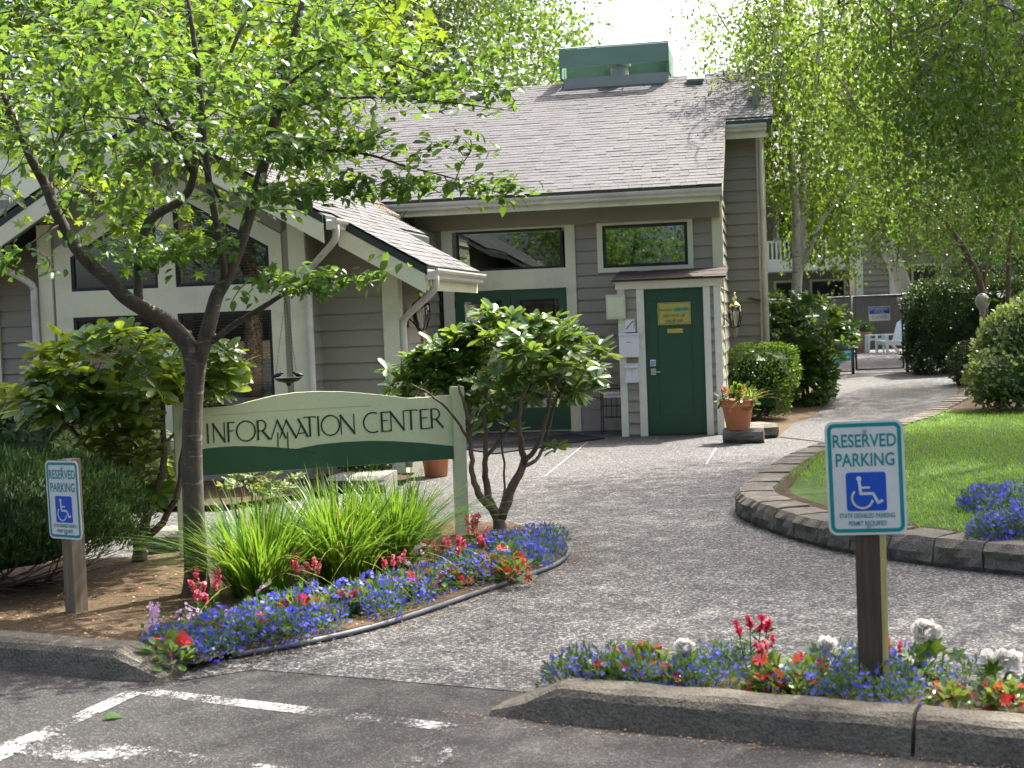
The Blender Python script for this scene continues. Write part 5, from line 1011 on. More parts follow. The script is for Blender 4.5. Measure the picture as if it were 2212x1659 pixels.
q = gz(2150, 888, .2); bush((q.x, q.y, .18), 'big pale variegated shrub right of the walk', [(q.x + .75, q.y + .7, 1.05, .62, .6, .62), (q.x + .25, q.y + .4, .62, .5, .5, .42), (q.x + .95, q.y + .1, .55, .5, .5, .4), (q.x + 1.3, q.y + .8, 1.35, .6, .6, .55), (q.x + .45, q.y + .9, 1.0, .4, .4, .5)], 11000, .085, 'leaf_var', 'variegated_shrub', round_=2.0, shell=.45)
q = gz(2190, 850, .25); bush((q.x + 3.9, q.y + 11, .25), 'light green rounded shrub at the right edge behind the variegated one', [(q.x + 3.9, q.y + 11, 1.9, 1.6, 1.2, 1.2)], 8000, .075, 'leaf_var', 'shrub', round_=2.4)
gl = Vector((atY(2122, 650, 24).x, 24, .17)); gh = atY(2112, 700, 24).z - .17; o = MB().lathe(gl, [(.07, 0), (.04, .03), (.03, gh + .15), (.05, gh + .17), (.05, gh + .25), (.085, gh + .28), (.12, gh + .35), (.125, gh + .4), (.10, gh + .47), (.05, gh + .52), (.01, gh + .53)], 18).build('globe_lamp', 'globe_grey', smooth=True, origin=gl); tag(o, 'pale round globe lamp half hidden by the shrubs at right', 'lamp')
q = gz(60, 1335, .04)
# needle leaved hedge at the left edge
def tuft_hedge(base, label, box, n, name):
    t0 = thing(name, base, label, 'hedge'); cx, cy, cz, rx, ry, rz = box; core(t0, [(cx, cy, cz + .06, rx, ry, rz * .85)], .8); v = unit(n); v[:, 2] = np.abs(v[:, 2]) * 1.3 - .35; e = np.abs(v) ** 3; v /= (e.sum(1, keepdims=True) ** (1 / 3)); rr = np.where(nr.random(n) < .7, nr.uniform(.82, 1.05, n), nr.uniform(.3, .9, n)); lump = 1 + .08 * np.sin(v[:, 0] * 11) * np.cos(v[:, 1] * 9 + v[:, 2] * 7)
    P = v * (rr * lump)[:, None] * np.array([rx, ry, rz]) + np.array([cx, cy, cz]); D = v * .5 + nr.normal(0, .35, (n, 3)) + np.array([0, 0, .8]); S = np.stack([nr.uniform(.012, .02, n), nr.uniform(.035, .075, n), np.full(n, .03)], 1); k = P[:, 2] > .05
    stuff(inst(DIA_V, DIA_F, frames(D, v + nr.normal(0, .5, (n, 3)), S)[k], P[k], 'foliage', 'needle', t0)); mb = MB()
    for i in range(60):
        e = Vector((cx + rng.uniform(-.9, 1.0) * rx, cy - rng.uniform(0, .8) * ry, cz + rng.uniform(-.6, .2) * rz)); s0 = Vector((cx + rng.uniform(-.5, .5) * rx, cy + rng.uniform(-.3, .3), .04)); mb.tube(catmull([s0, s0.lerp(e, .5) - UP * .08, e], 3), lerp_rad([.009, .003], 7), 4, False)
    stuff(hp('stem', mb, 'bark_brown', t0)); return t0
tuft_hedge((-3.35, 8.75, .04), 'dark needle leaved hedge at the left edge behind the parking sign', (-3.55, 8.85, .45, 1.05, .55, .45), 46000, 'needle_hedge')
q = gz(60, 1060, .05); bush((q.x, q.y, .06), 'dark foundation shrub below the wing wall at the left edge', [(q.x - .2, q.y, .45, .9, .5, .42)], 4200, .07, 'leaf_dark', 'shrub', round_=2.4)
q = gz(240, 1075, .05); bush((q.x, q.y, .06), 'green leafy shrub below the wing windows behind the big rhododendron', [(q.x, q.y, .4, .6, .45, .36)], 3200, .06, 'leaf_var', 'shrub', round_=2.4)
q = gz(820, 1045, .05); bush((q.x - .15, q.y + .3, .06), 'small dark shrub beside the stone slab by the wing', [(q.x - .15, q.y + .3, .22, .26, .2, .18)], 700, .05, 'leaf_dark', 'shrub', round_=2.2)
# ------------------------------------------------------------------ blades: ornamental grass, lawn
def blades(base, n, L, r0, lean, wd, mat, name, parent=None, seg=5, droop=.5, Lv=.35, pos=None, up=1.0):
    base = np.array(base); an = nr.uniform(0, 2 * np.pi, n)
    if pos is None:
        rr = r0 * np.sqrt(nr.random(n)); P = np.stack([base[0] + rr * np.cos(an), base[1] + rr * np.sin(an), np.full(n, base[2])], 1); an = an + nr.normal(0, .5, n)
    else: P = pos
    Ls = L * (1 - Lv * nr.random(n)); le = np.minimum(np.abs(nr.normal(0, lean, n)) + .08, 2.1 * lean); t = np.linspace(0, 1, seg + 1); hd = np.stack([np.cos(an), np.sin(an), np.zeros(n)], 1); sd = np.stack([-np.sin(an), np.cos(an), np.zeros(n)], 1)
    hx = Ls[:, None] * (le[:, None] * t + droop * le[:, None] * t ** 2); hz = Ls[:, None] * up * (t - droop * le[:, None] * t ** 2.4 * .9); Wd = wd * (1 - t ** 2.2)[None] * nr.uniform(.7, 1.2, n)[:, None] * .5 + 1e-5
    C_ = P[:, None, :] + hd[:, None, :] * hx[:, :, None]; C_[:, :, 2] += hz; V = np.stack([C_ - sd[:, None, :] * Wd[:, :, None], C_ + sd[:, None, :] * Wd[:, :, None]], 2).reshape(-1, 3)
    q = np.array([[2 * i, 2 * i + 1, 2 * i + 3, 2 * i + 2] for i in range(seg)]); Fc = (q[None] + (np.arange(n) * 2 * (seg + 1))[:, None, None]).reshape(-1, 4); me = bpy.data.meshes.new(name); me.vertices.add(len(V)); me.vertices.foreach_set('co', V.reshape(-1).astype(np.float32)); nf = len(Fc); me.loops.add(nf * 4); me.loops.foreach_set('vertex_index', Fc.reshape(-1).astype(np.int32)); me.polygons.add(nf); me.polygons.foreach_set('loop_start', (np.arange(nf) * 4).astype(np.int32)); me.update(calc_edges=True)
    return stuff(fin(name, me, mat, parent, Vector((0, 0, 0))))
for (px, py, lbl, n, r, L_) in ((560, 1285, 'bright green grass clump beside the cherry trunk under the sign', 430, .15, .80), (735, 1250, 'bright green grass clump in the middle under the sign board', 430, .17, .84), (850, 1225, 'bright green grass clump nearest the right post of the sign', 380, .15, .78)):
    q = gz(px, py, .04); t0 = thing('grass_clump', (q.x, q.y, .04), lbl, 'grass', 'ornamental grass clumps under the sign'); blades((q.x, q.y, .04), n, L_, r, .38, .017, 'blade', 'blade', t0, 6, .75); blades((q.x, q.y, .04), 55, L_ * .9, r, .6, .009, 'blade_yellow', 'dry_blade', t0, 6, .95)
pos = []
while len(pos) < 52000:
    x = 1.7 + 9.3 * rng.random() ** 1.3; y = 7.2 + 13 * rng.random() ** 1.1
    if inside(lawn_poly, x, y) and y < 19.3 - .6 * (x - 5.6) and (x - 2.3 > .35 * rng.random() + .25 * math.sin(y * 1.3)): pos.append((x, y, .172))
lg = blades((0, 0, 0), len(pos), .05, 0, .5, .006, 'lawn_blade', 'lawn_grass', None, 2, .5, pos=np.array(pos)); tag(lg, 'mown lawn grass behind the block retaining wall', 'grass', None, 'stuff')
# ------------------------------------------------------------------ flowers
def lmesh(tv, tf, D, N_, S, T, mat, name):
    o = inst(tv, tf, frames(np.asarray(D, float), np.asarray(N_, float), np.asarray(S, float)), np.asarray(T, float), name, mat); me = o.data; bpy.data.objects.remove(o); return me
def dome(n, r, h, lo=.2):
    v = unit(n); v[:, 2] = np.abs(v[:, 2]); rr = nr.uniform(lo, 1, n) ** .4; return v * rr[:, None] * np.array([r, r, h]), v
PET_V = [(0, 0, 0)] + [(.5 * math.cos(k * math.pi / 4), .5 * math.sin(k * math.pi / 4) + .3, .12 + .06 * (k % 2)) for k in range(8)]; PET_F = [(0, 1 + k, 1 + (k + 1) % 8) for k in range(8)]
KINDS = {}
def kind_lobelia(n=118):
    out = []
    for k in range(4):
        P, v = dome(230, .145, .15, .1); f = lmesh(DIA_V, DIA_F, v + nr.normal(0, .5, (230, 3)) + [0, 0, .4], nr.normal(0, 1, (230, 3)), np.stack([nr.uniform(.012, .02, 230), nr.uniform(.03, .05, 230), np.full(230, .02)], 1), P, 'lobelia_leaf', 'foliage')
        P, v = dome(n, .155, .165, .65); fl = lmesh(STAR_V, STAR_F, nr.normal(0, 1, (n, 3)), v + nr.normal(0, .35, (n, 3)) + [0, -.5, .1], nr.uniform(.016, .025, n), P, 'lobelia', 'blossom'); out.append([('foliage', f), ('blossom', fl)])
    return out
def kind_leafy(petal, nf, fs, nl, ls, r, h, lm='leaf_green', tpl=None, flat=True):
    out = []
    for k in range(3):
        P, v = dome(nl, r, h, .2); f = lmesh(*(tpl or (OVAL_V, OVAL_F)), v + nr.normal(0, .4, (nl, 3)), v * .5 + nr.normal(0, .3, (nl, 3)) + [0, 0, .8], np.stack([np.full(nl, ls * 1.5), nr.uniform(.7, 1.2, nl) * ls, np.full(nl, ls)], 1), P, lm, 'foliage')
        P, v = dome(nf, r * 1.02, h * 1.15, .8); fl = lmesh(STAR_V, STAR_F, nr.normal(0, 1, (nf, 3)), v + nr.normal(0, .25, (nf, 3)) + [0, -.6, .35], nr.uniform(.75, 1.15, nf) * fs, P + [0, 0, .012], petal, 'blossom'); out.append([('foliage', f), ('blossom', fl)])
    return out
def kind_spike(petal, h, ns=5):
    out = []
    for k in range(3):
        mb = MB(); P, D = [], []; LP, LD = [], []
        for s in range(ns):
            a, r = rng.uniform(0, 6.28), rng.uniform(.01, .06); e = Vector((r * math.cos(a) * 1.6, r * math.sin(a) * 1.6, h * rng.uniform(.75, 1.05))); b0 = Vector((r * math.cos(a) * .5, r * math.sin(a) * .5, 0)); mb.tube([b0, b0.lerp(e, .5), e], [.003, .0025, .002], 4, False)
            for i in range(16): t = rng.uniform(.72, 1.0); P.append(tuple(b0.lerp(e, t))); D.append((rng.gauss(0, 1), rng.gauss(0, 1), rng.gauss(.3, .4)))
            for i in range(22): t = rng.uniform(.05, .8); LP.append(tuple(b0.lerp(e, t))); LD.append((rng.gauss(0, 1), rng.gauss(0, 1), rng.gauss(.5, .4)))
        f = lmesh(DIA_V, DIA_F, LD, nr.normal(0, 1, (len(LP), 3)), np.stack([np.full(len(LP), .016), nr.uniform(.03, .05, len(LP)), np.full(len(LP), .02)], 1), LP, 'lobelia_leaf', 'foliage'); fl = lmesh(PET_V, PET_F, D, nr.normal(0, 1, (len(P), 3)), nr.uniform(.018, .028, len(P)), P, petal, 'blossom')
        me = bpy.data.meshes.new('stem'); me.from_pydata(mb.v, [], mb.f); me.materials.append(M['lobelia_leaf']); out.append([('stem', me), ('foliage', f), ('blossom', fl)])
    return out
def kind_begonia():
    out = []
    for k in range(3):
        n = 20; P, v = dome(n, .11, .13, .4); v[:, 2] *= .4; f = lmesh(LOBE_V, LOBE_F, v, nr.normal(0, .3, (n, 3)) + [0, -.5, .8], nr.uniform(.09, .14, n), P, 'leaf_green', 'foliage'); PP, DD, NN = [], [], []
        for s in range(3 + k):
            c = np.array([rng.uniform(-.08, .08), rng.uniform(-.07, .03), rng.uniform(.16, .24)])
            for i in range(20): d = unit(1)[0]; d[1] -= .3; PP.append(c + d * .012); DD.append(d); NN.append(unit(1)[0])
        fl = lmesh(PET_V, PET_F, DD, NN, nr.uniform(.035, .055, len(PP)), PP, 'petal_white', 'blossom'); out.append([('foliage', f), ('blossom', fl)])
    return out
KINDS = {'lobelia': kind_lobelia(), 'impatiens': kind_leafy('petal_red', 11, .062, 60, .065, .12, .12, 'leaf_rhodo'), 'lobelia_loose': kind_lobelia(62), 'snapdragon': kind_spike('petal_pink', .24), 'snapdragon_red': kind_spike('petal_crimson', .24, 4), 'geranium': kind_leafy('petal_red', 3, .05, 90, .05, .12, .12, 'leaf_green'), 'begonia': kind_begonia(), 'cosmos': kind_leafy('petal_lilac', 6, .055, 26, .03, .06, .15, 'lobelia_leaf', (DIA_V, DIA_F))}
def plant(kind, q, label, name, group=None, s=1.0, cat='flower'):
    t0 = thing(name, q, label, cat, group); t0.rotation_euler = (0, 0, rng.uniform(0, 6.28) if kind != 'begonia' else rng.uniform(-.3, .3)); t0.scale = (s, s, s * rng.uniform(.9, 1.1))
    for nm, me in rng.choice(KINDS[kind] if not (kind == 'lobelia' and group and 'right' in group) else KINDS['lobelia_loose']):
        o = bpy.data.objects.new(nm, me); COL.objects.link(o); o.parent = t0; stuff(o)
    return t0
GL = 'flowers of the left bed'; GRr = 'flowers of the right bed'
LBL = {('lobelia', 0): 'blue lobelia clump in the left bed along the dark pipe edging', ('impatiens', 0): 'red impatiens in the left bed below the grass clumps', ('snapdragon', 0): 'pink snapdragon rising among the left bed flowers', ('cosmos', 0): 'pale lilac flower in the left bed',
       ('lobelia', 1): 'blue lobelia clump behind the right kerb', ('impatiens', 1): 'red impatiens behind the right kerb', ('snapdragon', 1): 'pink snapdragon behind the right kerb'}
NM = {'lobelia': 'lobelia', 'impatiens': 'impatiens', 'snapdragon': 'snapdragon', 'cosmos': 'cosmos'}
def putL(kind, px, py, z=.04, s=1.0): q = gz(px, py, z); plant(kind, (q.x, q.y, .04), LBL[(kind, 0)], NM[kind], kind + ' in the left bed', s)
edl = edc[:38]
for i in range(46):          # lobelia drift along the edging
    t = i / 45; k = min(int(t * 36), 36); p = edl[k]; tg = (edl[k + 1] - edl[k]).normalized(); inn = Vector((-tg.y, tg.x, 0)); off = rng.uniform(.10, .22) if i % 2 else rng.uniform(.26, .46)
    if i % 9 == 4: continue
    q = p + inn * off; plant('lobelia', (q.x, q.y, .035), LBL[('lobelia', 0)], 'lobelia', 'lobelia in the left bed', rng.uniform(.85, 1.25))
for px, py in ((345, 1402), (375, 1420), (405, 1428), (430, 1410), (460, 1418), (400, 1400), (490, 1400), (450, 1388), (365, 1392)): putL('lobelia', px, py, .04, rng.uniform(.65, .9))
for px, py in ((738, 1285), (775, 1278), (705, 1290), (640, 1308), (800, 1262), (905, 1248), (930, 1240), (965, 1228), (1020, 1220), (1075, 1210), (1095, 1195), (575, 1332), (545, 1325), (430, 1352), (470, 1345), (365, 1385), (1040, 1205), (1110, 1215), (865, 1252)): putL('impatiens', px, py, .15, rng.uniform(.8, 1.1))
for px, py in ((446, 1285), (430, 1300), (640, 1235), (662, 1250), (850, 1235), (940, 1190), (985, 1205), (1032, 1165), (1042, 1185), (1020, 1150)): putL('snapdragon', px, py, .16, rng.uniform(.8, 1.1))
for px, py in ((325, 1345), (345, 1350), (395, 1345), (410, 1340), (580, 1285), (915, 1210), (880, 1225)): putL('cosmos', px, py, .14, rng.uniform(.85, 1.15))
def putR(kind, px, py, z, s=1.0, label=None, name=None, group=None):
    q = gz(px, py, z); n = (q - K0).dot(KN)
    if n < .31: q = q + KN * (.31 - n)
    if n > .70: q = q - KN * (n - .70)
    return plant(kind, (q.x, q.y, BZ(q) - .004), label or LBL[(kind, 1)], name or NM[kind], group or (kind + ' in the right bed'), s)
for px, py in ((1175, 1462), (1215, 1455), (1262, 1448), (1310, 1440), (1350, 1455), (1395, 1445), (1425, 1470), (1470, 1470), (1330, 1475), (1540, 1420), (1575, 1400), (1555, 1455), (1600, 1415), (1720, 1470), (1760, 1450), (1795, 1465), (1835, 1480), (1870, 1455), (1905, 1485), (1940, 1460), (1965, 1490), (1880, 1420), (1925, 1405), (1975, 1420), (2110, 1400), (1810, 1420), (1500, 1450)): putR('lobelia', px, py, .17, rng.uniform(.7, 1.1))
for px, py in ((1370, 1402), (1345, 1410), (1400, 1405), (1290, 1478), (1460, 1440), (1640, 1470), (1665, 1450), (1740, 1450), (1620, 1490), (1700, 1440), (2050, 1485), (2150, 1480), (2190, 1490), (1225, 1480)): putR('impatiens', px, py, .18, rng.uniform(.65, .9))
for px, py in ((1655, 1395), (1888, 1390), (1930, 1350), (1945, 1370)): putR('snapdragon', px, py, .24, rng.uniform(.7, .9))
putR('snapdragon_red', 1622, 1360, .28, 1.0, 'tallest crimson snapdragon standing in the right bed', 'snapdragon', 'crimson snapdragon')
for (px, py, s, lb) in ((1495, 1395, .72, 'white begonia nearest the left end of the right kerb'), (1768, 1385, .68, 'white begonia just left of the brown sign post'), (2040, 1375, .98, 'largest white begonia with broad green leaves right of the sign post'), (2155, 1420, .74, 'white begonia at the lower right edge of the picture')): putR('begonia', px, py, .25, s, lb, 'begonia', 'white begonias in the right bed')
for i in range(16):
    px, py = rng.uniform(2115, 2260), rng.uniform(1060, 1150); q = gz(px, py, .25); plant('lobelia', (q.x, q.y, .175), 'blue lobelia mounded at the lawn corner above the block wall', 'lobelia', 'lobelia by the lawn', rng.uniform(.9, 1.3))
# planting in the pots
plant('snapdragon', tuple(PQ + Vector((-.17, -.05, .33))), 'red flowering plant at the left rim of the terracotta pot', 'pot_flower', None, 1.0); plant('geranium', tuple(PQ + Vector((0, 0, .32))), 'leafy geranium filling the terracotta pot by the closet', 'geranium', None, 2.0); plant('begonia', tuple(PQ + Vector((.13, -.08, .24))), 'white begonia at the right rim of the terracotta pot', 'begonia', None, .75)
t0 = thing('spike_grass', tuple(PQ + Vector((.16, 0, .33))), 'yellow striped grass arching from the right of the terracotta pot', 'grass'); blades(PQ + Vector((.16, 0, .33)), 46, .34, .03, .75, .011, 'blade_yellow', 'blade', t0, 6, .9)
bush((pq3.x, pq3.y, .85), 'green plant in the planter on the pool deck', [(pq3.x, pq3.y, .98, .3, .26, .16)], 500, .09, 'leaf_green', 'potted_plant', stems=2, round_=2.2)
# ground litter
def litter(name, n, fn, z, s0, s1, label):
    P = []
    while len(P) < n:
        p = fn()
        if p is not None: P.append((p[0], p[1], z + rng.uniform(0, .006)))
    n_ = len(P); o = inst(DIA_V, DIA_F, frames(nr.normal(0, 1, (n_, 3)) * [1, 1, .15], nr.normal(0, .25, (n_, 3)) + [0, 0, 1], nr.uniform(s0, s1, n_)), P, name, 'litter'); tag(o, label, 'litter', None, 'stuff')
def inL():
    x, y = rng.uniform(-5.2, .4), rng.uniform(6.5, 11); return (x, y) if inside(bedL, x, y) else None
litter('bark_litter', 5200, inL, .042, .010, .030, 'bark chips and fallen leaf bits over the left bed')
def inR(): q = K(rng.uniform(1.8, 6.3), rng.uniform(.24, .68)); return (q.x, q.y)
litter('bark_litter', 900, inR, .108, .008, .022, 'bark chips among the flowers behind the right kerb')
def inK(): q = K(rng.uniform(s0r - .2, sj + 3), -.13 * rng.random() ** 2.2 + .01); return (q.x, q.y)
litter('kerb_litter', 900, inK, .003, .006, .016, 'brown bits swept along the foot of the right kerb')
def inE(): p = edc[rng.randint(0, 40)]; return (p.x + abs(rng.gauss(0, .07)) + .03, p.y - abs(rng.gauss(0, .09)))
litter('edge_litter', 700, inE, .016, .006, .016, 'brown bits along the outside of the pipe edging')
def inP():
    x, y = rng.uniform(-1, 3.2), rng.uniform(6.3, 18); return (x, y) if not inside(bedL, x, y) and x < 1.75 + max(0, y - 11) * .33 and (Vector((x, y, 0)) - K0).dot(KN) > .9 else None
litter('path_litter', 260, inP, .006, .008, .022, 'scattered brown leaf bits on the entry path')
def inV():
    a = rng.uniform(-3.75, -3.2); b_ = .42 + (WZf(a) - 3.40) / .46 - .2 + rng.gauss(-.35, .25); q = B(a, b_, 0); return (q.x, q.y, WZf(a))
PV = [inV() for _ in range(420)]; n_ = len(PV); o = inst(DIA_V, DIA_F, frames(nr.normal(0, 1, (n_, 3)) * [1, 1, .5], nr.normal(0, .4, (n_, 3)) + [.4, 0, 1], np.stack([nr.uniform(.006, .012, n_), nr.uniform(.03, .07, n_), np.full(n_, .02)], 1)), np.array(PV) + [0, 0, .022], 'needle_litter', 'litter'); tag(o, 'rusty needle litter caught in the roof valley above the wing', 'litter', None, 'stuff')
q = gz(222, 1556, 0); o = inst(LEAF_V, LEAF_F, frames(np.array([[1, .3, .0]]), np.array([[.1, -.2, 1.]]), np.array([.09])), [(q.x, q.y, .012)], 'fallen_leaf', 'leaf_cherry', None, (q.x, q.y, .012)); tag(o, 'single green fallen leaf lying on the asphalt at lower left', 'leaf')
# ------------------------------------------------------------------ trees of the surroundings
def crown_clumps(C_, m, sig, flat=1.0):
    C_ = np.asarray(C_); n = len(C_) * m; T = np.repeat(C_, m, 0) + nr.normal(0, 1, (n, 3)) * np.array([sig, sig, sig * flat]); return T
def tree_mesh(ells, nc, m, sig, size, mat, limbs_from, tpl=(DIA_V, DIA_F), flat=.7, bark='bark_brown', r=.03):
    cen = []
    for (cx, cy, cz, rx, ry, rz, wt) in ells:
        v = unit(int(nc * wt)); v = v * (nr.uniform(.25, 1, len(v)) ** .45)[:, None] * np.array([rx, ry, rz]) + np.array([cx, cy, cz]); cen.append(v)
    cen = np.concatenate(cen); T = crown_clumps(cen, m, sig, flat); n = len(T)
    f = lmesh(*tpl, nr.normal(0, 1, (n, 3)) + [0, 0, -.2], nr.normal(0, .7, (n, 3)) + [0, 0, .8], nr.uniform(.7, 1.25, n) * size, T, mat, 'crown')
    mb, _ = twigs(limbs_from, cen[::3], r, .12); tw = bpy.data.meshes.new('branch'); tw.from_pydata(mb.v, [], mb.f); tw.materials.append(M[bark]); return f, tw
def trunk_mesh(pts, rad, bark):
    p = catmull(pts, 4); mb = MB().tube(p, lerp_rad(rad, len(p)), 10); me = bpy.data.meshes.new('trunk'); me.from_pydata(mb.v, [], mb.f); me.materials.append(M[bark]); me.polygons.foreach_set('use_smooth', [True] * len(me.polygons)); return me, [tuple(q) for q in p]
def proto(kind):
    if kind == 'tall':
        tm, pts = trunk_mesh([(0, 0, -.1), (.1, .05, 3), (0, .1, 7), (.15, 0, 11), (.1, 0, 15)], [.22, .17, .13, .08, .03], 'bark_birch'); f, tw = tree_mesh([(0, 0, 12.3, 3.9, 3.9, 3.6, .8), (-.8, -.5, 9.2, 3.0, 3.0, 1.4, .2)], 430, 60, .34, .11, 'leaf_birch', pts[9:], bark='bark_birch')
    if kind == 'broad':
        tm, pts = trunk_mesh([(0, 0, -.1), (.1, 0, 2.5), (-.1, .1, 5), (0, 0, 9)], [.26, .2, .15, .05], 'bark_brown'); f, tw = tree_mesh([(0, 0, 7.5, 3.6, 3.6, 3.8, .8), (.5, -.5, 4.4, 3.0, 3.0, 1.6, .2)], 300, 50, .42, .15, 'leaf_green', pts[5:])
    if kind == 'pine':
        tm, pts = trunk_mesh([(0, 0, -.1), (.1, 0, 4), (0, .1, 8), (0, 0, 13)], [.24, .19, .14, .04], 'bark_red'); f, tw = tree_mesh([(0, 0, 10.5, 2.4, 2.4, 2.6, .6), (0, 0, 7.5, 3.2, 3.0, 1.8, .4)], 240, 60, .36, .12, 'leaf_pine', pts[8:], flat=.45, bark='bark_red')
    return [('trunk', tm), ('branch', tw), ('crown', f)]
PT = {k: proto(k) for k in ('tall', 'broad', 'pine')}
def tree(kind, x, y, label, s=1.0, rot=None, group=None, z=.0):
    t0 = thing({'tall': 'birch_tree', 'broad': 'broadleaf_tree', 'pine': 'pine_tree'}[kind], (x, y, z), label, 'tree', group); t0.rotation_euler = (0, 0, rng.uniform(0, 6.28) if rot is None else rot); t0.scale = (s, s, s)
    for nm, me in PT[kind]:
        o = bpy.data.objects.new(nm, me); COL.objects.link(o); o.parent = t0
        if nm != 'trunk': stuff(o)
    return t0
pxX = lambda px, Y: (px - 1106) / 3000 * Y
tree('tall', 9.3, 17.2, 'tall birch just outside the right edge whose shade falls on the path', 1.0, 0)
tree('tall', 8.3, 12.4, 'tall birch off to the right shading the kerb and the near path', .95, 1.2); tree('tall', 13.6, 20.5, 'tall birch off to the right shading the lawn and closet', 1.0, 2.2); tree('tall', 14.5, 27.5, 'tall birch off to the right shading the walk to the gate', 1.0, 3.2)
for k, (x, y, s) in enumerate(((-8, -9, 1.0), (-2.5, -13, 1.1), (4, -11, 1.0), (10, -7, 1.0), (-13, -2, 1.0))): tree('broad', x, y, 'leafy tree across the parking lot, seen only mirrored in the windows', s, k * 1.3, 'trees across the parking lot')
for k, (px, Y, s, kd, lb) in enumerate(((880, 34, .95, 'pine', 'pine with reddish trunk rising behind the clubhouse roof'), (985, 37, 1.1, 'broad', 'leafy tree behind the roof ridge just right of the pine'), (1090, 44, 1.1, 'broad', 'leafy tree behind the roof nearest the green roof screen'), (700, 36, 1.15, 'broad', 'leafy tree behind the roof left of the pine'), (480, 38, 1.25, 'broad', 'leafy tree behind the wing roof peak'), (250, 35, 1.2, 'broad', 'leafy tree behind the left roof slope'), (40, 36, 1.25, 'broad', 'leafy tree behind the roof at the left edge'))): tree(kd, pxX(px, Y), Y, lb, s, k * .9)
for k, (px, Y, s, lb) in enumerate(((1760, 60, 1.35, 'leafy tree beyond the apartment block behind the birch'), (1980, 58, 1.4, 'leafy tree beyond the apartment block at centre right'), (2200, 56, 1.4, 'leafy tree beyond the apartment block at the right edge'), (2120, 36, .9, 'leafy tree behind the dark hedge near the board fence'), (2110, 41, 1.0, 'leafy tree beside the pool deck near the board fence'), (2320, 35, 1.0, 'leafy tree at the right edge of the pool deck'))): tree('broad', pxX(px, Y), Y, lb, s, k * 1.7)
# birches in view: trunks traced, weeping strands of small leaves
def birch(base, label, stems, regions, mat='leaf_birch', lsz=.08, name='birch_tree', bark='bark_birch', ln=(.5, 1.5), gs=.27):
    t0 = thing(name, base, label, 'tree'); nodes_ = []
    for st, rad in stems:
        pts = catmull([atY(x, y, Y) for x, y, Y in st], 5); hp('trunk' if rad[0] > .05 else 'limb', MB().tube(pts, lerp_rad(rad, len(pts)), 9), bark, t0, smooth=True); nodes_ += [tuple(p) for p in pts[3:]]
    T, D, heads = [], [], []
    for (cx, cy, rx, ry, y0, y1, n) in regions:
        cs = [(c[0] + rng.gauss(0, gs), c[1] + rng.gauss(0, gs), c[2] + rng.gauss(0, gs * .8)) for c in ell(cx, cy, rx, ry, max(4, n // 9), y0, y1) for _ in range(9)]
        for c in cs:
            L_ = rng.uniform(*ln); heads.append((c[0], c[1], c[2] + L_ * .4)); sw = (rng.uniform(-.15, .15), rng.uniform(-.15, .15))
            for i in range(int(13 * L_) + 5): t = rng.random(); T.append((c[0] + sw[0] * t + rng.gauss(0, .05), c[1] + sw[1] * t + rng.gauss(0, .05), c[2] + L_ * (.4 - t))); D.append((rng.gauss(0, .6), rng.gauss(0, .6), -.8 + rng.gauss(0, .4)))
    n = len(T); stuff(inst(DIA_V, DIA_F, frames(np.array(D), nr.normal(0, 1, (n, 3)) + [0, -.3, .3], nr.uniform(.7, 1.3, n) * lsz), T, 'crown', mat, t0))
    mb, _ = twigs(nodes_, heads[::4], .012, .15); stuff(hp('branch', mb, 'bark_brown', t0)); return t0
q = gz(1702, 868, .07)
BY = q.y
birch((q.x, q.y, .07), 'white barked birch with twin stems right of the clubhouse corner', [([(1702, 880, BY), (1712, 720, BY), (1722, 605, BY), (1720, 455, BY), (1708, 330, BY), (1696, 206, BY), (1676, 60, BY), (1660, -80, BY)], [.12, .10, .09, .075, .062, .05, .04, .03]), ([(1724, 610, BY), (1735, 500, BY), (1737, 330, BY + .2), (1759, 190, BY + .3), (1772, 80, BY + .4), (1780, -60, BY + .4)], [.07, .062, .055, .045, .035, .02]), ([(1728, 590, BY), (1745, 550, BY - .1), (1762, 505, BY - .2), (1785, 462, BY - .2), (1830, 410, BY - .3), (1890, 370, BY - .4)], [.045, .042, .038, .032, .024, .01])],
      [(1725, 110, 130, 220, BY - 1.8, BY + 2, 460), (1800, 250, 150, 240, BY - 1.6, BY + 2, 480), (1790, 450, 90, 100, BY - 1, BY + 1.5, 160), (1570, 40, 110, 90, BY - 1, BY + 1, 36), (1665, 330, 40, 120, BY - .5, BY + .8, 40)])
birch((pxX(1960, 33), 33, .28), 'leaning birch with dark patched bark behind the pool fence', [([(1975, 700, 33), (1945, 600, 33), (1905, 500, 33), (1880, 400, 33), (1862, 280, 33), (1850, 120, 33)], [.24, .2, .17, .14, .1, .05])], [(1900, 300, 150, 200, 31, 35.5, 420), (1890, 470, 80, 80, 31.5, 34, 160), (2010, 180, 130, 180, 31, 36, 340)], lsz=.10)
birch((pxX(2300, 15.5), 15.5, .2), 'birch leaning in from the right with hanging green boughs', [([(2330, 900, 15.5), (2300, 500, 15.5), (2260, 200, 15.5), (2180, 20, 15.5), (2100, -120, 15.5)], [.14, .12, .1, .07, .04]), ([(2262, 215, 15.5), (2160, 120, 15.2), (2050, 90, 15), (1960, 60, 14.8)], [.03, .025, .018, .008])], [(2060, 60, 190, 130, 13.5, 17, 280), (2120, 260, 120, 150, 14, 17, 260), (2180, 120, 110, 160, 13.5, 17, 250), (1950, 200, 60, 190, 14, 16.5, 120)], 'leaf_green', .068)
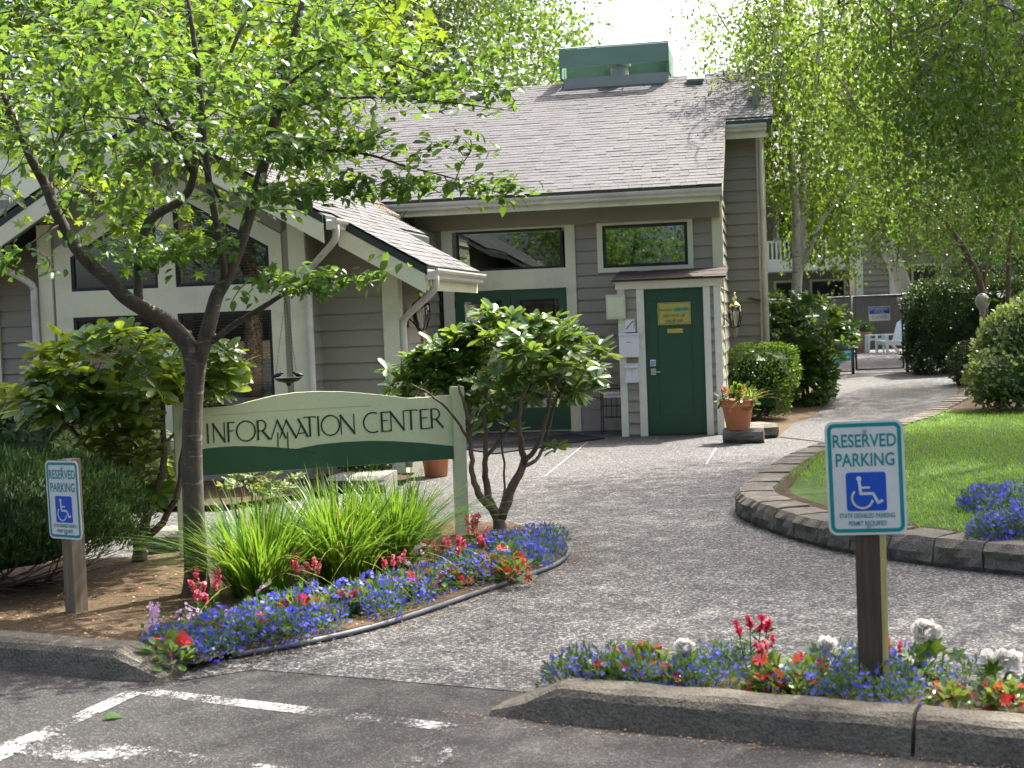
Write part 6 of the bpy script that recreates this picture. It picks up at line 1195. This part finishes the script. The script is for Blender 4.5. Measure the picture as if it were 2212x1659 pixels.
birch((pxX(2120, 25), 25, .25), 'small many stemmed maple with layered green foliage behind the hedge', [([(2130, 800, 25), (2122, 640, 25), (2095, 560, 25), (2050, 490, 25), (2000, 440, 25)], [.09, .075, .06, .04, .015]), ([(2124, 650, 25), (2130, 560, 25.1), (2150, 480, 25.2), (2160, 400, 25.2)], [.055, .045, .035, .015]), ([(2175, 800, 25.5), (2178, 640, 25.5), (2182, 520, 25.5), (2205, 420, 25.5)], [.06, .05, .04, .02])],
      [(2030, 430, 110, 60, 24, 26.5, 260), (2110, 380, 110, 50, 24, 26.5, 220), (2160, 480, 80, 60, 24, 26.5, 200), (2040, 520, 90, 40, 24, 26, 130)], 'leaf_green', .06, 'maple_tree', 'bark_brown', (.12, .35), .3)
# broad lobed maple boughs over the wing, trunk out of frame to the left
mt = thing('maple_tree', (-6.2, 11.2, .02), 'maple with bright lobed leaves reaching in over the wing roof from the left', 'tree')
pts = catmull([Vector((-6.2, 11.2, -.1)), Vector((-6.1, 11.2, 2)), Vector((-5.6, 11.1, 3.8)), Vector((-4.3, 11, 4.9)), Vector((-2.4, 10.9, 5.2)), Vector((-1.0, 10.8, 4.9))], 5); hp('trunk', MB().tube(pts, lerp_rad([.14, .12, .09, .06, .035, .012], len(pts)), 9), 'bark_brown', mt, smooth=True)
cl = ell(560, 90, 260, 170, 130, 10.3, 12) + ell(800, 60, 130, 100, 40, 10.3, 11.6) + ell(620, 300, 150, 90, 40, 10.3, 11.4) + ell(320, 480, 110, 60, 22, 10.4, 11.2) + ell(150, 250, 200, 200, 60, 10.4, 12); mb, td = twigs([tuple(p) for p in pts[8:]], cl, .008, .1); stuff(hp('twig', mb, 'bark_brown', mt)); T, D = [], []
for c in cl:
    for k in range(9): T.append(np.array(c) + nr.normal(0, .11, 3)); D.append((rng.gauss(0, .7), rng.gauss(0, .7), rng.gauss(-.45, .4)))
leaf_part('foliage', D, nr.normal(0, .6, (len(T), 3)) + [0, 0, .8], nr.uniform(.085, .14, len(T)), T, 'leaf_maple', mt, LOBE_V, LOBE_F, own=120)

# ------------------------------------------------------------------ labels for the flowers: counted from the left
ORD = ['', 'second', 'third', 'fourth', 'fifth', 'sixth', 'seventh', 'eighth', 'ninth', 'tenth', 'eleventh', 'twelfth', 'thirteenth', 'fourteenth', 'fifteenth', 'sixteenth', 'seventeenth', 'eighteenth', 'nineteenth']
TENS = ['', '', 'twent', 'thirt', 'fort', 'fift', 'sixt']; ONES = ['', 'first', 'second', 'third', 'fourth', 'fifth', 'sixth', 'seventh', 'eighth', 'ninth']
def ordinal(i):      # zero based
    if i < 19: return ORD[i] + ' from the left' if i else 'leftmost'
    k = i + 1; return (TENS[k // 10] + 'ieth' if k % 10 == 0 else TENS[k // 10] + 'y-' + ONES[k % 10]) + ' from the left'
PLACE = {'lobelia in the left bed': ('blue lobelia clump', 'along the pipe edging of the left bed'), 'lobelia in the right bed': ('blue lobelia clump', 'behind the right kerb'), 'lobelia by the lawn': ('blue lobelia mound', 'at the lawn corner above the block wall'), 'impatiens in the left bed': ('red impatiens', 'in the left bed'), 'impatiens in the right bed': ('red impatiens', 'behind the right kerb'), 'snapdragon in the left bed': ('pink snapdragon', 'in the left bed'), 'snapdragon in the right bed': ('pink snapdragon', 'behind the right kerb'), 'cosmos in the left bed': ('pale lilac flower', 'in the left bed')}
for g, (what, where) in PLACE.items():
    L_ = [o for o in COL.objects if o.get('group') == g]; L_.sort(key=lambda o: (o.location - CAM).dot(_R) / (o.location - CAM).dot(_F))
    for i, o in enumerate(L_): o['label'] = f'{what}, {ordinal(i)}, {where}'
